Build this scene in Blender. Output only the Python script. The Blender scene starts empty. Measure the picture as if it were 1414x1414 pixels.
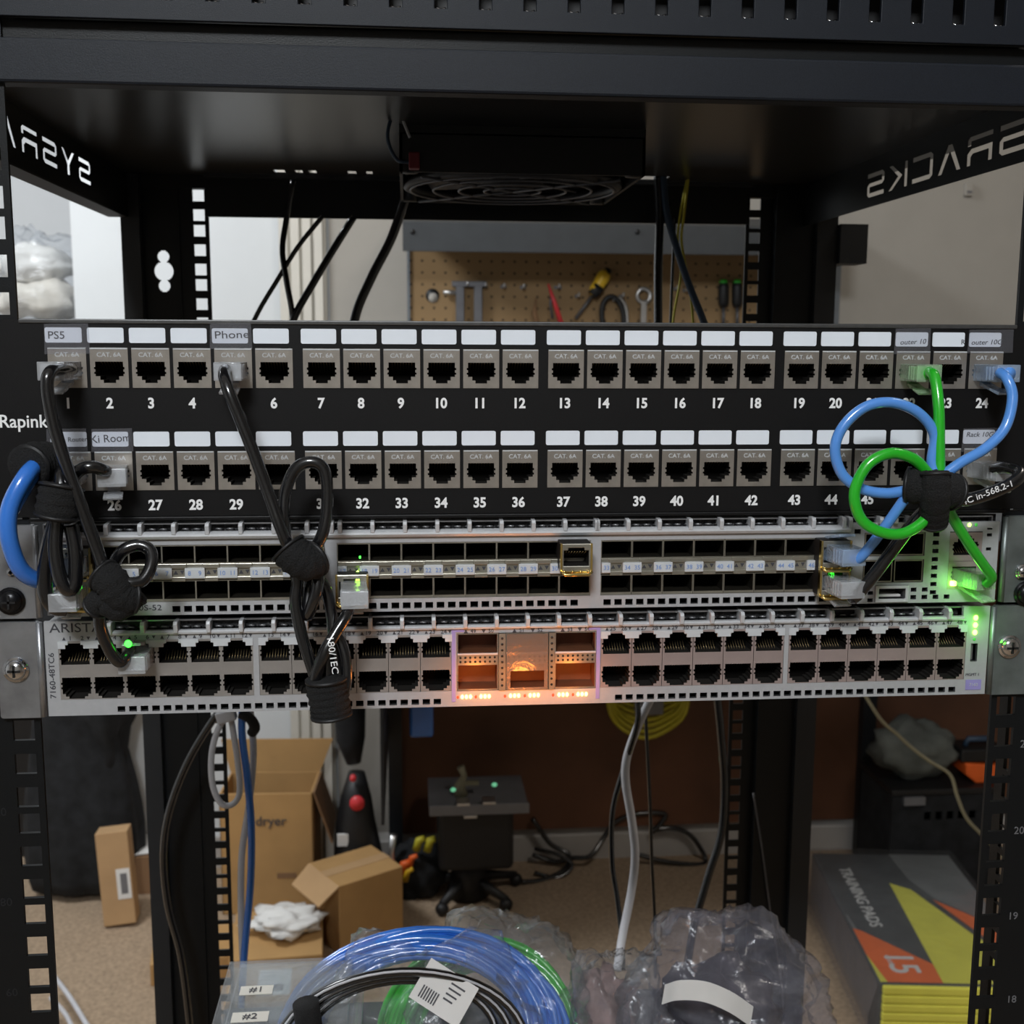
import bpy, bmesh, math, random
from mathutils import Vector, Matrix, noise
random.seed(7)
C = bpy.context.scene.collection
SC = bpy.context.scene
MM = 0.001
ZO = 1240.0            # patch panel top edge stands 1240 mm over the floor; authoring is in mm from that edge
# ------------------------------------------------------------------ camera
CAM = Vector((-57.8, -514.7, -9.9)); YAW, PITCH, ROLL, FPX = .0910, .1462, .0046, 1574.3
def cam_axes():
    cy, sy, cp, sp = math.cos(YAW), math.sin(YAW), math.cos(PITCH), math.sin(PITCH)
    f = Vector((sy*cp, cy*cp, -sp)); r = Vector((cy, -sy, 0)); u = r.cross(f)
    cr, sr = math.cos(ROLL), math.sin(ROLL)
    return cr*r+sr*u, -sr*r+cr*u, f
CR, CU, CF = cam_axes()
cd = bpy.data.cameras.new('camera'); cam = bpy.data.objects.new('camera', cd); C.objects.link(cam)
cd.sensor_width = 36; cd.lens = FPX/1414*36; cd.clip_start = .02; cd.clip_end = 30
m3 = Matrix((CR, CU, -CF)).transposed()
cam.matrix_world = Matrix.Translation(Vector((CAM.x*MM, CAM.y*MM, (CAM.z+ZO)*MM))) @ m3.to_4x4()
cd.dof.use_dof = True; cd.dof.focus_distance = .53; cd.dof.aperture_fstop = 22
SC.camera = cam
def at(px, py, Y=0.0):          # point of the depth plane Y (mm) seen at a pixel
    d = CF*FPX+CR*(px-707)+CU*(707-py); t = (Y-CAM.y)/d.y
    return CAM+d*t
def fl(px, py, Z=-1240.0):
    d = CF*FPX+CR*(px-707)+CU*(707-py); t = (Z-CAM.z)/d.z
    return CAM+d*t
# ------------------------------------------------------------------ world, lights, exposure
w = bpy.data.worlds.new('world'); SC.world = w; w.use_nodes = True
w.node_tree.nodes['Background'].inputs[0].default_value = (.8, .88, 1, 1)
w.node_tree.nodes['Background'].inputs[1].default_value = .12
def area(name, loc, target, size, energy, col=(1, 1, 1), sy=None):
    l = bpy.data.lights.new(name, 'AREA'); l.size = size; l.energy = energy; l.color = col
    if sy: l.shape = 'RECTANGLE'; l.size_y = sy
    o = bpy.data.objects.new(name, l); C.objects.link(o)
    P = Vector((loc[0]*MM, loc[1]*MM, (loc[2]+ZO)*MM)); T = Vector((target[0]*MM, target[1]*MM, (target[2]+ZO)*MM))
    o.location = P; o.rotation_euler = (T-P).to_track_quat('-Z', 'Y').to_euler(); return o
area('ceiling_lamp_front', (-350, -1500, 1120), (0, 0, -150), .4, 34, (.93, .97, 1))
area('fill_light_left', (-1250, 1150, 1150), (-1000, 1600, -1240), .5, 30, (.93, .97, 1))  # added fill, no lamp seen there: brightens the left wall and carpet
area('fill_light_right', (900, 300, 1150), (900, 1300, -1240), .4, 9, (1, .93, .84))  # unseen fill put in to lift the right-hand floor and wall
SC.view_settings.view_transform = 'Standard'; SC.view_settings.look = 'None'
SC.view_settings.gamma = 1; SC.view_settings.use_curve_mapping = False; SC.view_settings.exposure = 0
SC.cycles.max_bounces = 10; SC.cycles.transparent_max_bounces = 24; SC.cycles.caustics_refractive = False; SC.cycles.caustics_reflective = False
# ------------------------------------------------------------------ materials
def mat(name, col, rough=.5, metal=0., var=0., scale=40., bump=0., col2=None, spec=None, coat=0., sub=None):
    m = bpy.data.materials.new(name); m.use_nodes = True; nt = m.node_tree; b = nt.nodes['Principled BSDF']
    b.inputs['Roughness'].default_value = rough; b.inputs['Metallic'].default_value = metal
    if spec is not None: b.inputs['Specular IOR Level'].default_value = spec
    b.inputs['Coat Weight'].default_value = coat
    tc = nt.nodes.new('ShaderNodeTexCoord'); nz = nt.nodes.new('ShaderNodeTexNoise')
    nz.inputs['Scale'].default_value = scale; nz.inputs['Detail'].default_value = 5
    nt.links.new(tc.outputs['Object'], nz.inputs['Vector'])
    rp = nt.nodes.new('ShaderNodeValToRGB'); c = Vector(col)
    a = c*(1-var); e = Vector(col2) if col2 else c*(1+var)
    rp.color_ramp.elements[0].color = (*a, 1); rp.color_ramp.elements[1].color = (*e, 1)
    rp.color_ramp.elements[0].position = .3; rp.color_ramp.elements[1].position = .7
    nt.links.new(nz.outputs['Fac'], rp.inputs[0]); nt.links.new(rp.outputs[0], b.inputs['Base Color'])
    if bump:
        bp = nt.nodes.new('ShaderNodeBump'); bp.inputs['Strength'].default_value = bump; bp.inputs['Distance'].default_value = .001
        nt.links.new(nz.outputs['Fac'], bp.inputs['Height']); nt.links.new(bp.outputs[0], b.inputs['Normal'])
    return m
def emis(name, col, s):
    m = bpy.data.materials.new(name); m.use_nodes = True; nt = m.node_tree; b = nt.nodes['Principled BSDF']
    b.inputs['Base Color'].default_value = (*col, 1); b.inputs['Emission Color'].default_value = (*col, 1); b.inputs['Emission Strength'].default_value = s
    return m
def clear(name, tint, rough, mix, dcol=(.8, .82, .85), dif=.25, bump=0., scale=60):
    """thin see-through plastic: transparent film + gloss + a little milky diffuse"""
    m = bpy.data.materials.new(name); m.use_nodes = True; nt = m.node_tree; N = nt.nodes; L = nt.links
    N.remove(N['Principled BSDF']); out = N['Material Output']
    t = N.new('ShaderNodeBsdfTransparent'); t.inputs[0].default_value = (*tint, 1)
    g = N.new('ShaderNodeBsdfGlossy'); g.inputs['Roughness'].default_value = rough; g.inputs['Color'].default_value = (.9, .92, .95, 1)
    d = N.new('ShaderNodeBsdfDiffuse'); d.inputs[0].default_value = (*dcol, 1)
    fr = N.new('ShaderNodeLayerWeight'); fr.inputs[0].default_value = .5; pw = N.new('ShaderNodeMath'); pw.operation = 'POWER'; pw.inputs[1].default_value = 3.5; L.new(fr.outputs['Facing'], pw.inputs[0]); ml = N.new('ShaderNodeMath'); ml.operation = 'MULTIPLY'; ml.inputs[1].default_value = .55; L.new(pw.outputs[0], ml.inputs[0])
    a = N.new('ShaderNodeMixShader'); a.inputs[0].default_value = dif; L.new(t.outputs[0], a.inputs[1]); L.new(d.outputs[0], a.inputs[2])
    mt = N.new('ShaderNodeMath'); mt.operation = 'ADD'; mt.inputs[1].default_value = mix+.05; L.new(ml.outputs[0], mt.inputs[0])
    b = N.new('ShaderNodeMixShader'); L.new(mt.outputs[0], b.inputs[0]); L.new(a.outputs[0], b.inputs[1]); L.new(g.outputs[0], b.inputs[2])
    L.new(b.outputs[0], out.inputs[0])
    tc = N.new('ShaderNodeTexCoord'); nz = N.new('ShaderNodeTexNoise'); nz.inputs['Scale'].default_value = scale; nz.inputs['Detail'].default_value = 6
    nz.inputs['Distortion'].default_value = 1.5
    L.new(tc.outputs['Object'], nz.inputs['Vector'])
    bp = N.new('ShaderNodeBump'); bp.inputs['Strength'].default_value = max(bump, .02); bp.inputs['Distance'].default_value = .004
    L.new(nz.outputs['Fac'], bp.inputs['Height'])
    for s in (g, d, fr): L.new(bp.outputs[0], s.inputs['Normal'])
    return m
M = dict(
 rack=mat('black_powder_coat', (.006, .007, .008), .4, 0, .15, 1500, .1, spec=.3),
 rackside=mat('black_powder_coat_satin', (.012, .014, .017), .5, 0, .15, 1500, .1),
 header=mat('charcoal_powder_coat', (.008, .0105, .016), .5, 0, .35, 2500, .12, spec=.3),
 panel=mat('black_panel_paint', (.0055, .0052, .0056), .5, 0, .2, 1500, .06, spec=.25),
 plate=mat('satin_black_sheet', (.016, .016, .016), .30, 0, .1, 40, spec=.9),
 lip=mat('dark_rolled_steel', (.10, .10, .10), .4, .6, .1, 300),
 white=mat('white_label_insert', (.84, .89, .96), .5, 0, .03, 60),
 print_white=mat('white_print', (.95, .95, .95), .5), print_black=mat('black_print', (.02, .02, .025), .6),
 print_grey=mat('grey_print', (.05, .05, .06), .6), print_blue=mat('blue_print', (.20, .32, .62), .6),
 jack=mat('nickel_jack', (.42, .385, .345), .36, .75, .15, 120, .1),
 jackin=mat('jack_throat', (.022, .02, .018), .6, .2, .2, 90, spec=.2),
 void=mat('unlit_port_depth', (.004, .0035, .003), .9, 0, .1, 60, spec=.08),
 dark=mat('black_plastic', (.008, .008, .009), .5, 0, .2, 200),
 gold=mat('gold_contacts', (.30, .22, .11), .4, .8, .1, 50),
 brass=mat('gold_plated_cage', (.80, .60, .22), .25, 1, .2, 90),
 face=mat('light_grey_switch_paint', (.44, .445, .46), .42, .1, .04, 300, .05),
 fin=mat('silver_grey_fin', (.60, .61, .63), .35, .2, .04, 300),
 chassis=mat('galvanised_chassis', (.30, .30, .31), .4, .8, .2, 120),
 mesh=mat('dark_grille_mesh', (.02, .02, .022), .5, .3, .6, 400, 1),
 bezel=mat('port_bank_metal', (.40, .375, .355), .4, .55, .08, 100),
 pink=mat('rosy_port_bank_metal', (.46, .37, .355), .4, .5, .06, 100),
 sfp=mat('sfp_cage_steel', (.42, .40, .34), .32, .8, .15, 100),
 sfpin=mat('sfp_cage_inside', (.022, .019, .014), .6, .3, .4, 80, spec=.2),
 tab=mat('grey_number_tab', (.58, .60, .62), .5, 0, .05, 80),
 lilac=mat('lilac_trim_paint', (.33, .29, .62), .5, 0, .05, 80),
 ear=mat('brushed_steel_ear', (.36, .37, .39), .38, .8, .3, 60, .25),
 earg=mat('dull_steel_ear', (.22, .25, .25), .45, .7, .3, 60, .2),
 screw=mat('chrome_screw', (.7, .7, .72), .15, 1, .1, 50), bscrew=mat('black_screw', (.01, .01, .012), .3, .5, .1, 50),
 cblack=mat('black_cable_jacket', (.006, .006, .007), .25, 0, .2, 30, coat=.9), cblue=mat('blue_cable_jacket', (.035, .19, .68), .26, 0, .08, 30, coat=.9),
 clblue=mat('light_blue_cable_jacket', (.10, .31, .80), .26, 0, .06, 30, coat=.9),
 cgreen=mat('green_cable_jacket', (.02, .47, .02), .28, 0, .08, 30, coat=.8), cdblue=mat('dusty_blue_cable', (.025, .05, .09), .5, 0, .1, 30),
 cyel=mat('yellow_cable', (.52, .46, .03), .5, 0, .1, 30), cwhite=mat('white_cable', (.55, .55, .58), .5, 0, .08, 30), cbeige=mat('beige_wire', (.22, .20, .13), .6, 0, .1, 30),
 velcro=mat('black_hook_and_loop', (.005, .005, .0055), .85, 0, .9, 1600, 1.),
 plug=clear('clear_plug_plastic', (.95, .96, .97), .10, .04, (.85, .87, .9), .32, .25, 200),
 plugb=clear('clear_plug_on_blue', (.88, .94, 1), .12, .05, (.60, .74, .92), .35, .2, 200),
 plugg=clear('clear_plug_on_green', (.88, 1, .86), .12, .05, (.62, .85, .58), .35, .2, 200),
 tape=clear('clear_tape', (.97, .97, .98), .3, -.01, (.6, .6, .68), .05, .05, 120),
 bag=clear('clear_bag_film', (.96, .97, .98), .14, -.02, (.62, .64, .68), .11, .8, 38),
 bagd=clear('smoky_bag_film', (.92, .92, .95), .14, -.01, (.42, .42, .50), .13, .8, 38),
 bin=clear('clear_tote_plastic', (.93, .95, .96), .15, .0, (.55, .56, .57), .13, .3, 20),
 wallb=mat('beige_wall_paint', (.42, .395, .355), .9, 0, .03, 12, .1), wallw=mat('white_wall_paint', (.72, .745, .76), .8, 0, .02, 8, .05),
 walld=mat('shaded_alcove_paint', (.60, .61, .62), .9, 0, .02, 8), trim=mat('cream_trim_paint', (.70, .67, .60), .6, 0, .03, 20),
 base=mat('white_baseboard', (.45, .43, .41), .6, 0, .04, 20), carpet=mat('beige_carpet', (.36, .265, .18), 1, 0, .22, 120, .9),
 ceil=mat('white_ceiling', (.8, .8, .8), .9, 0, .02, 10),
 card=mat('kraft_cardboard', (.46, .27, .105), .85, 0, .08, 14, .1), cardl=mat('pale_kraft_cardboard', (.48, .30, .15), .85, 0, .08, 14, .1), cardd=mat('brown_cardboard', (.25, .14, .07), .85, 0, .08, 14),
 paper=mat('white_paper', (.75, .74, .72), .8, 0, .05, 30), bench=mat('grey_bench_steel', (.16, .18, .20), .45, .3, .15, 20),
 benchshade=mat('underbench_shade_brown', (.13, .055, .028), .6, 0, .25, 6), cloth=mat('black_fabric', (.010, .011, .013), .95, 0, .6, 30, .8),
 grey=mat('mid_grey_plastic', (.16, .16, .17), .5, 0, .1, 20), red=mat('red_plastic', (.75, .05, .06), .4, 0, .1, 20), orange=mat('orange_plastic', (.80, .13, .02), .5, 0, .1, 20),
 yel=mat('yellow_plastic', (.80, .50, .03), .4, 0, .1, 20), chrome=mat('tool_steel', (.62, .62, .62), .3, .9, .1, 30), gunmetal=mat('dark_tool_steel', (.13, .13, .14), .45, .6, .1, 30),
 padyel=mat('yellow_pack_print', (.86, .82, .12), .5, 0, .06, 20, coat=.3), padgrey=mat('grey_pack_print', (.10, .105, .11), .5, 0, .2, 15, coat=.3), padlg=mat('mid_grey_pack_print', (.22, .23, .23), .5, 0, .1, 15, coat=.3), padora=mat('orange_pack_print', (.95, .20, .06), .5, 0, .05, 20, coat=.3),
 ledg=emis('green_led', (.03, 1, .03), 7), ledgd=emis('dim_green_led', (.05, .35, .05), .7), ledy=emis('lime_led', (.45, 1, .08), 9), ledw=emis('bright_lime_led', (.5, 1, .12), 9), ledo=emis('orange_led', (1, .56, .13), 7), ledr=emis('red_led', (1, .06, .02), 1.2), ledgreen2=emis('pale_green_indicator', (.2, .7, .4), .5),
)
# pegboard: tan hardboard with a procedural grid of dark holes
def pegmat():
    m = mat('pegboard', (.30, .19, .088), .75, 0, .06, 6); nt = m.node_tree; N = nt.nodes; L = nt.links; b = N['Principled BSDF']
    tc = [n for n in N if n.type == 'TEX_COORD'][0]; sep = N.new('ShaderNodeSeparateXYZ'); L.new(tc.outputs['Object'], sep.inputs[0])
    sq = []
    for ax in ('X', 'Z'):
        a = N.new('ShaderNodeMath'); a.operation = 'DIVIDE'; a.inputs[1].default_value = .0254; L.new(sep.outputs[ax], a.inputs[0])
        f = N.new('ShaderNodeMath'); f.operation = 'FRACT'; L.new(a.outputs[0], f.inputs[0])
        s = N.new('ShaderNodeMath'); s.operation = 'SUBTRACT'; s.inputs[1].default_value = .5; L.new(f.outputs[0], s.inputs[0])
        q = N.new('ShaderNodeMath'); q.operation = 'POWER'; q.inputs[1].default_value = 2; L.new(s.outputs[0], q.inputs[0]); sq.append(q)
    ad = N.new('ShaderNodeMath'); ad.operation = 'ADD'; L.new(sq[0].outputs[0], ad.inputs[0]); L.new(sq[1].outputs[0], ad.inputs[1])
    lt = N.new('ShaderNodeMath'); lt.operation = 'LESS_THAN'; lt.inputs[1].default_value = .012; L.new(ad.outputs[0], lt.inputs[0])
    mx = N.new('ShaderNodeMixRGB'); mx.inputs[2].default_value = (.04, .025, .012, 1)
    src = b.inputs['Base Color'].links[0].from_socket; L.new(lt.outputs[0], mx.inputs[0]); L.new(src, mx.inputs[1]); L.new(mx.outputs[0], b.inputs['Base Color'])
    return m
M['peg'] = pegmat()
# ------------------------------------------------------------------ geometry collector
ORG = {}
class B:
    def __init__(s): s.v = []; s.f = []; s.m = []; s.mats = []; s.sm = []
    def mi(s, m):
        if m not in s.mats: s.mats.append(m)
        return s.mats.index(m)
    def add(s, vs, fs, m, smooth=False):
        o = len(s.v); k = s.mi(m); s.v += [Vector(v) for v in vs]
        for f in fs: s.f.append([i+o for i in f]); s.m.append(k); s.sm.append(smooth)
        return s
    def box(s, x0, x1, y0, y1, z0, z1, m, R=None, piv=None):
        x0, x1 = min(x0, x1), max(x0, x1); y0, y1 = min(y0, y1), max(y0, y1); z0, z1 = min(z0, z1), max(z0, z1)
        vs = [Vector((x, y, z)) for z in (z0, z1) for y in (y0, y1) for x in (x0, x1)]
        if R is not None:
            p = Vector(piv) if piv else Vector(((x0+x1)/2, (y0+y1)/2, (z0+z1)/2)); vs = [R @ (v-p)+p for v in vs]
        return s.add(vs, [(0, 2, 3, 1), (4, 5, 7, 6), (0, 1, 5, 4), (2, 6, 7, 3), (0, 4, 6, 2), (1, 3, 7, 5)], m)
    def prism(s, poly, y0, y1, m):            # polygon of (x, z), extruded in y
        n = len(poly); vs = [(x, y0, z) for x, z in poly]+[(x, y1, z) for x, z in poly]
        return s.add(vs, [list(range(n)), list(range(2*n-1, n-1, -1))]+[(i, i+n, (i+1) % n+n, (i+1) % n) for i in range(n)], m)
    def prismx(s, poly, x0, x1, m):           # polygon of (y, z), extruded in x
        n = len(poly); vs = [(x0, y, z) for y, z in poly]+[(x1, y, z) for y, z in poly]
        return s.add(vs, [list(range(n)), list(range(2*n-1, n-1, -1))]+[(i, i+n, (i+1) % n+n, (i+1) % n) for i in range(n)], m)
    def tube(s, pts, r, m, n=12, smooth=True, flat=None, cap=True):
        pts = [Vector(p) for p in pts]; N = len(pts); vs = []; fs = []; up = None
        for i, p in enumerate(pts):
            t = (pts[min(i+1, N-1)]-pts[max(i-1, 0)])
            t = t.normalized() if t.length > 1e-9 else Vector((0, 0, 1))
            if up is None: up = t.orthogonal().normalized() if flat is None else (Vector(flat)-t*t.dot(Vector(flat))).normalized()
            up = (up-t*up.dot(t)); up = up.normalized() if up.length > 1e-6 else t.orthogonal().normalized(); sd = t.cross(up)
            rr = r[i] if isinstance(r, (list, tuple)) and not isinstance(r[0], tuple) else r
            ra, rb = (rr, rr) if not isinstance(rr, tuple) else rr
            for k in range(n):
                a = 2*math.pi*k/n; vs.append(p+up*math.cos(a)*ra+sd*math.sin(a)*rb)
        for i in range(N-1):
            for k in range(n): fs.append((i*n+k, i*n+(k+1) % n, (i+1)*n+(k+1) % n, (i+1)*n+k))
        if cap: fs.append(list(range(n-1, -1, -1))); fs.append(list(range((N-1)*n, N*n)))
        return s.add(vs, fs, m, smooth)
    def cyl(s, a, b, r, m, n=16, r2=None): return s.tube([a, b], [r, r if r2 is None else r2], m, n)
    def ball(s, c, r, m, nu=16, nv=10, fn=None):
        r = r if isinstance(r, (tuple, list)) else (r, r, r); vs = []; fs = []
        for j in range(nv+1):
            th = math.pi*j/nv
            for i in range(nu):
                ph = 2*math.pi*i/nu; d = Vector((math.sin(th)*math.cos(ph), math.sin(th)*math.sin(ph), math.cos(th)))
                k = fn(d) if fn else 1; vs.append((c[0]+d.x*r[0]*k, c[1]+d.y*r[1]*k, c[2]+d.z*r[2]*k))
        for j in range(nv):
            for i in range(nu): fs.append((j*nu+i, (j+1)*nu+i, (j+1)*nu+(i+1) % nu, j*nu+(i+1) % nu))
        return s.add(vs, fs, m, True)
    def plate(s, x0, x1, z0, z1, y0, y1, holes, m, mi=None):   # upright sheet with rectangular holes, walls inside the holes
        mi = mi or m
        xs = sorted({x0, x1} | {round(min(max(a, x0), x1), 3) for h in holes for a in h[:2]}); zs = sorted({z0, z1} | {round(min(max(a, z0), z1), 3) for h in holes for a in h[2:]})
        nx, nz = len(xs)-1, len(zs)-1; sol = [[True]*nz for _ in range(nx)]
        ix = {x: i for i, x in enumerate(xs)}; iz = {z: i for i, z in enumerate(zs)}
        for h in holes:
            a, b_, c, d = [round(q, 3) for q in (min(max(h[0], x0), x1), min(max(h[1], x0), x1), min(max(h[2], z0), z1), min(max(h[3], z0), z1))]
            for i in range(ix[a], ix[b_]):
                for j in range(iz[c], iz[d]): sol[i][j] = False
        V = {}; vs = []
        def vid(i, j, k):
            if (i, j, k) not in V: V[(i, j, k)] = len(vs); vs.append((xs[i], (y0, y1)[k], zs[j]))
            return V[(i, j, k)]
        fa = []; fb = []
        S = lambda i, j: 0 <= i < nx and 0 <= j < nz and sol[i][j]
        for i in range(nx):
            for j in range(nz):
                if not sol[i][j]: continue
                fa.append((vid(i, j, 0), vid(i+1, j, 0), vid(i+1, j+1, 0), vid(i, j+1, 0)))
                fa.append((vid(i, j, 1), vid(i, j+1, 1), vid(i+1, j+1, 1), vid(i+1, j, 1)))
                if not S(i-1, j): fb.append((vid(i, j, 0), vid(i, j+1, 0), vid(i, j+1, 1), vid(i, j, 1)))
                if not S(i+1, j): fb.append((vid(i+1, j, 0), vid(i+1, j, 1), vid(i+1, j+1, 1), vid(i+1, j+1, 0)))
                if not S(i, j-1): fb.append((vid(i, j, 0), vid(i, j, 1), vid(i+1, j, 1), vid(i+1, j, 0)))
                if not S(i, j+1): fb.append((vid(i, j+1, 0), vid(i+1, j+1, 0), vid(i+1, j+1, 1), vid(i, j+1, 1)))
        o = len(s.v); s.add(vs, fa, m); k = s.mi(mi)
        for f in fb: s.f.append([q+o for q in f]); s.m.append(k); s.sm.append(False)
        return s
    def text(s, t, x, z, size, y, m, align='CENTER', bold=0., rot=0., wx=1., font_y=None, xf=None, depth=.12, shear=0.):
        vs, fs = glyphs(t, align, bold, shear); R = Matrix.Rotation(rot, 3, 'Y')
        out = []
        for v in vs:
            p = Vector((v.x*size*wx, -v.z*depth*2, v.y*size)); p = R @ p
            out.append(xf(p) if xf else p+Vector((x, y, z)))
        return s.add(out, fs, m)
    def xform(s, M4): s.v = [M4 @ v for v in s.v]; return s
    def build(s, name, parent=None, origin=None, bev=0., sub=0):
        if origin is None: origin = ORG[parent.name] if parent else Vector((0, 0, 0))
        origin = Vector(origin); me = bpy.data.meshes.new(name)
        me.from_pydata([(v-origin)*MM for v in s.v], [], s.f)
        for mm_ in s.mats: me.materials.append(mm_)
        me.polygons.foreach_set('material_index', s.m); me.polygons.foreach_set('use_smooth', s.sm); me.update()
        return link(name, me, parent, origin, bev, sub)
def link(name, me, parent, origin, bev=0., sub=0):
    o = bpy.data.objects.new(name, me); C.objects.link(o); ORG[o.name] = Vector(origin)
    if parent: o.parent = parent; o.location = (Vector(origin)-ORG[parent.name])*MM
    else: o.location = Vector((origin[0]*MM, origin[1]*MM, (origin[2]+ZO)*MM))
    if bev:
        b = o.modifiers.new('bevel', 'BEVEL'); b.width = bev*MM; b.segments = 2; b.limit_method = 'ANGLE'; b.angle_limit = math.radians(50)
    if sub: q = o.modifiers.new('sub', 'SUBSURF'); q.levels = q.render_levels = sub
    return o
GL = {}
def glyphs(t, align, bold, shear):
    k = (t, align, bold, shear)
    if k not in GL:
        cu = bpy.data.curves.new('t', 'FONT'); cu.body = t; cu.align_x = align; cu.align_y = 'CENTER'; cu.size = 1; cu.extrude = .5; cu.offset = bold; cu.resolution_u = 3; cu.shear = shear
        ob = bpy.data.objects.new('t', cu); me = ob.to_mesh()
        GL[k] = ([v.co.copy() for v in me.vertices], [list(p.vertices) for p in me.polygons])
        ob.to_mesh_clear(); bpy.data.objects.remove(ob); bpy.data.curves.remove(cu)
    return GL[k]
def tag(o, label=None, cat=None, group=None, kind=None):
    if label: o['label'] = label
    if cat: o['category'] = cat
    if group: o['group'] = group
    if kind: o['kind'] = kind
    return o
def thing(name, label, cat, loc, group=None):
    o = bpy.data.objects.new(name, None); o.empty_display_size = .02; C.objects.link(o); ORG[o.name] = Vector(loc)
    o.location = Vector((loc[0]*MM, loc[1]*MM, (loc[2]+ZO)*MM)); return tag(o, label, cat, group)
def struct(name, b, **k): return tag(b.build(name, **k), kind='structure')
def part_copy(src, parent, origin):
    c = src.copy(); C.objects.link(c); c.parent = parent; ORG[c.name] = Vector(origin); c.location = (Vector(origin)-ORG[parent.name])*MM
    return c
def spline(P, n=10):
    P = [Vector(p) for p in P]; out = []
    Q = [P[0]*2-P[1]]+P+[P[-1]*2-P[-2]]
    for i in range(1, len(Q)-2):
        p0, p1, p2, p3 = Q[i-1:i+3]
        for k in range(n):
            t = k/n; out.append(.5*((2*p1)+(p2-p0)*t+(2*p0-5*p1+4*p2-p3)*t*t+(3*p1-p0-3*p2+p3)*t**3))
    out.append(P[-1]); return out
def path(L, n=10): return spline([at(*q) for q in L], n)
RX = lambda a: Matrix.Rotation(math.radians(a), 3, 'X')
RY = lambda a: Matrix.Rotation(math.radians(a), 3, 'Y')
RZ = lambda a: Matrix.Rotation(math.radians(a), 3, 'Z')
# ================================================================== THE ROOM
b = B(); b.box(-2200, 2600, -1900, 2700, -1290, -1240, M['carpet']); struct('floor', b)
b = B(); b.box(-2200, 2600, -1900, 2700, 1200, 1240, M['ceil']); struct('ceiling', b)
xr = at(456, 430, 2080).x
b = B(); b.box(xr, 2600, 2080, 2160, -1240, 1200, M['wallb']); struct('wall_back', b)
xl = at(97, 300, 2100).x
b = B(); b.box(xl, xr, 2100, 2160, -1240, 1200, M['wallw']); struct('wall_left', b)
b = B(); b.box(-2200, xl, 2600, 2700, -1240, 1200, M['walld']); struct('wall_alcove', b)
b = B(); b.box(-2280, -2200, -1900, 2700, -1240, 1200, M['wallw']); struct('wall_outer_left', b)
b = B(); b.box(2600, 2680, -1900, 2700, -1240, 1200, M['wallb']); struct('wall_right', b)
b = B(); b.box(-2200, 2600, -1980, -1900, -1240, 1200, M['wallb']); struct('wall_front', b)
xa, xb = at(388, 430, 2085).x, at(452, 430, 2085).x
b = B()
for i in range(4): b.box(xa+(xb-xa)*i/4, xa+(xb-xa)*(i+.72)/4, 2074-4*i, 2100, -1240, 1190, M['trim'])
b.box(xa, xb, 2086, 2100, -1240, 1190, M['trim']); struct('trim_1', b)
b = B(); b.prismx([(2062, -1240), (2080, -1240), (2080, -1168), (2074, -1160), (2066, -1176), (2062, -1180)], xr+5, 2590, M['base']); struct('baseboard_back', b)
b = B(); b.box(xl, xa-3, 2086, 2100, -1240, -1165, M['base']); struct('baseboard_left', b)

# ================================================================== THE RACK
rk = thing('server_rack', 'tall black open-frame server rack holding the patch panel and both switches', 'server rack', (0, 240, -1240))
def post_holes(ztop, zbot, x):
    hs = []; z = -177.8
    while z < ztop: z += 44.45
    while z > zbot:
        for q in (6.35, 22.225, 38.1):
            zz = z-q
            if zbot+8 < zz < ztop-8: hs.append((x-4.75, x+4.75, zz-4.75, zz+4.75))
        z -= 44.45
    return hs
for sx, nm in ((-1, 'l'), (1, 'r')):
    b = B(); x0, x1 = sorted((sx*225, sx*262)); zb = -1200
    b.plate(x0, x1, zb, 126, 0, 2, post_holes(126, zb, sx*232.6), M['rack'])
    if sx < 0: b.box(-262, -260, 2, 55, zb, 126, M['rack'])
    else:
        hz = post_holes(126, zb, 38.5); q = B(); q.plate(2, 55, zb, 126, 0, 2, [(32, 47, h[2]-1.5, h[3]+1.5) for h in hz], M['rack'])
        q.v = [Vector((260+v.y, v.x, v.z)) for v in q.v]; b.add(q.v, q.f, M['rack'])
    for (n_, zc) in ((18, -340), (19, -294.5), (20, -249), (21, -204)) if sx > 0 else ((7, -222.3), (8, -266.2), (9, -311.2), (10, -356)):
        if sx > 0: b.text('%d' % n_, 246.5 if n_ == 18 else 244, zc, 5.5, -.1, M['grey'])
        else: b.text('%02d' % n_, -245, zc, 5.5, -.1, M['rackside'], rot=math.pi)
    b.build('front_post', rk)
# rear posts with a strip of square holes and a wide channel
for sx in (-1, 1):
    b = B(); xe = 222 if sx < 0 else 236; x0, x1 = sorted((sx*xe, sx*(xe+24)))
    b.plate(x0, x1, -1200, 126, 480, 482, post_holes(126, -1200, sx*(xe+8)), M['rack'])
    if sx < 0:
        kh = []
        for q in range(-17, 17):
            zq = 49+q+.5; w_ = max([math.sqrt(max(0, 25-(zq-37)**2)), math.sqrt(max(0, 64-(zq-49)**2)), math.sqrt(max(0, 25-(zq-61)**2)), 0])
            if w_ > .5: kh.append((-260-w_, -260+w_, zq-.5, zq+.5))
        b.plate(-276, -246, -1200, 126, 478, 481, kh, M['rack']); b.box(-291, -276, 468, 481, -1200, 126, M['rackside'])
    else:
        b.box(260, 294, 470, 482, -1200, 126, M['rack']); b.box(294, 312, 462, 482, -1200, 126, M['rackside'])
        b.box(312, 336, 455, 482, 60, 93, M['rackside'])
    b.build('rear_post', rk)
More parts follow.
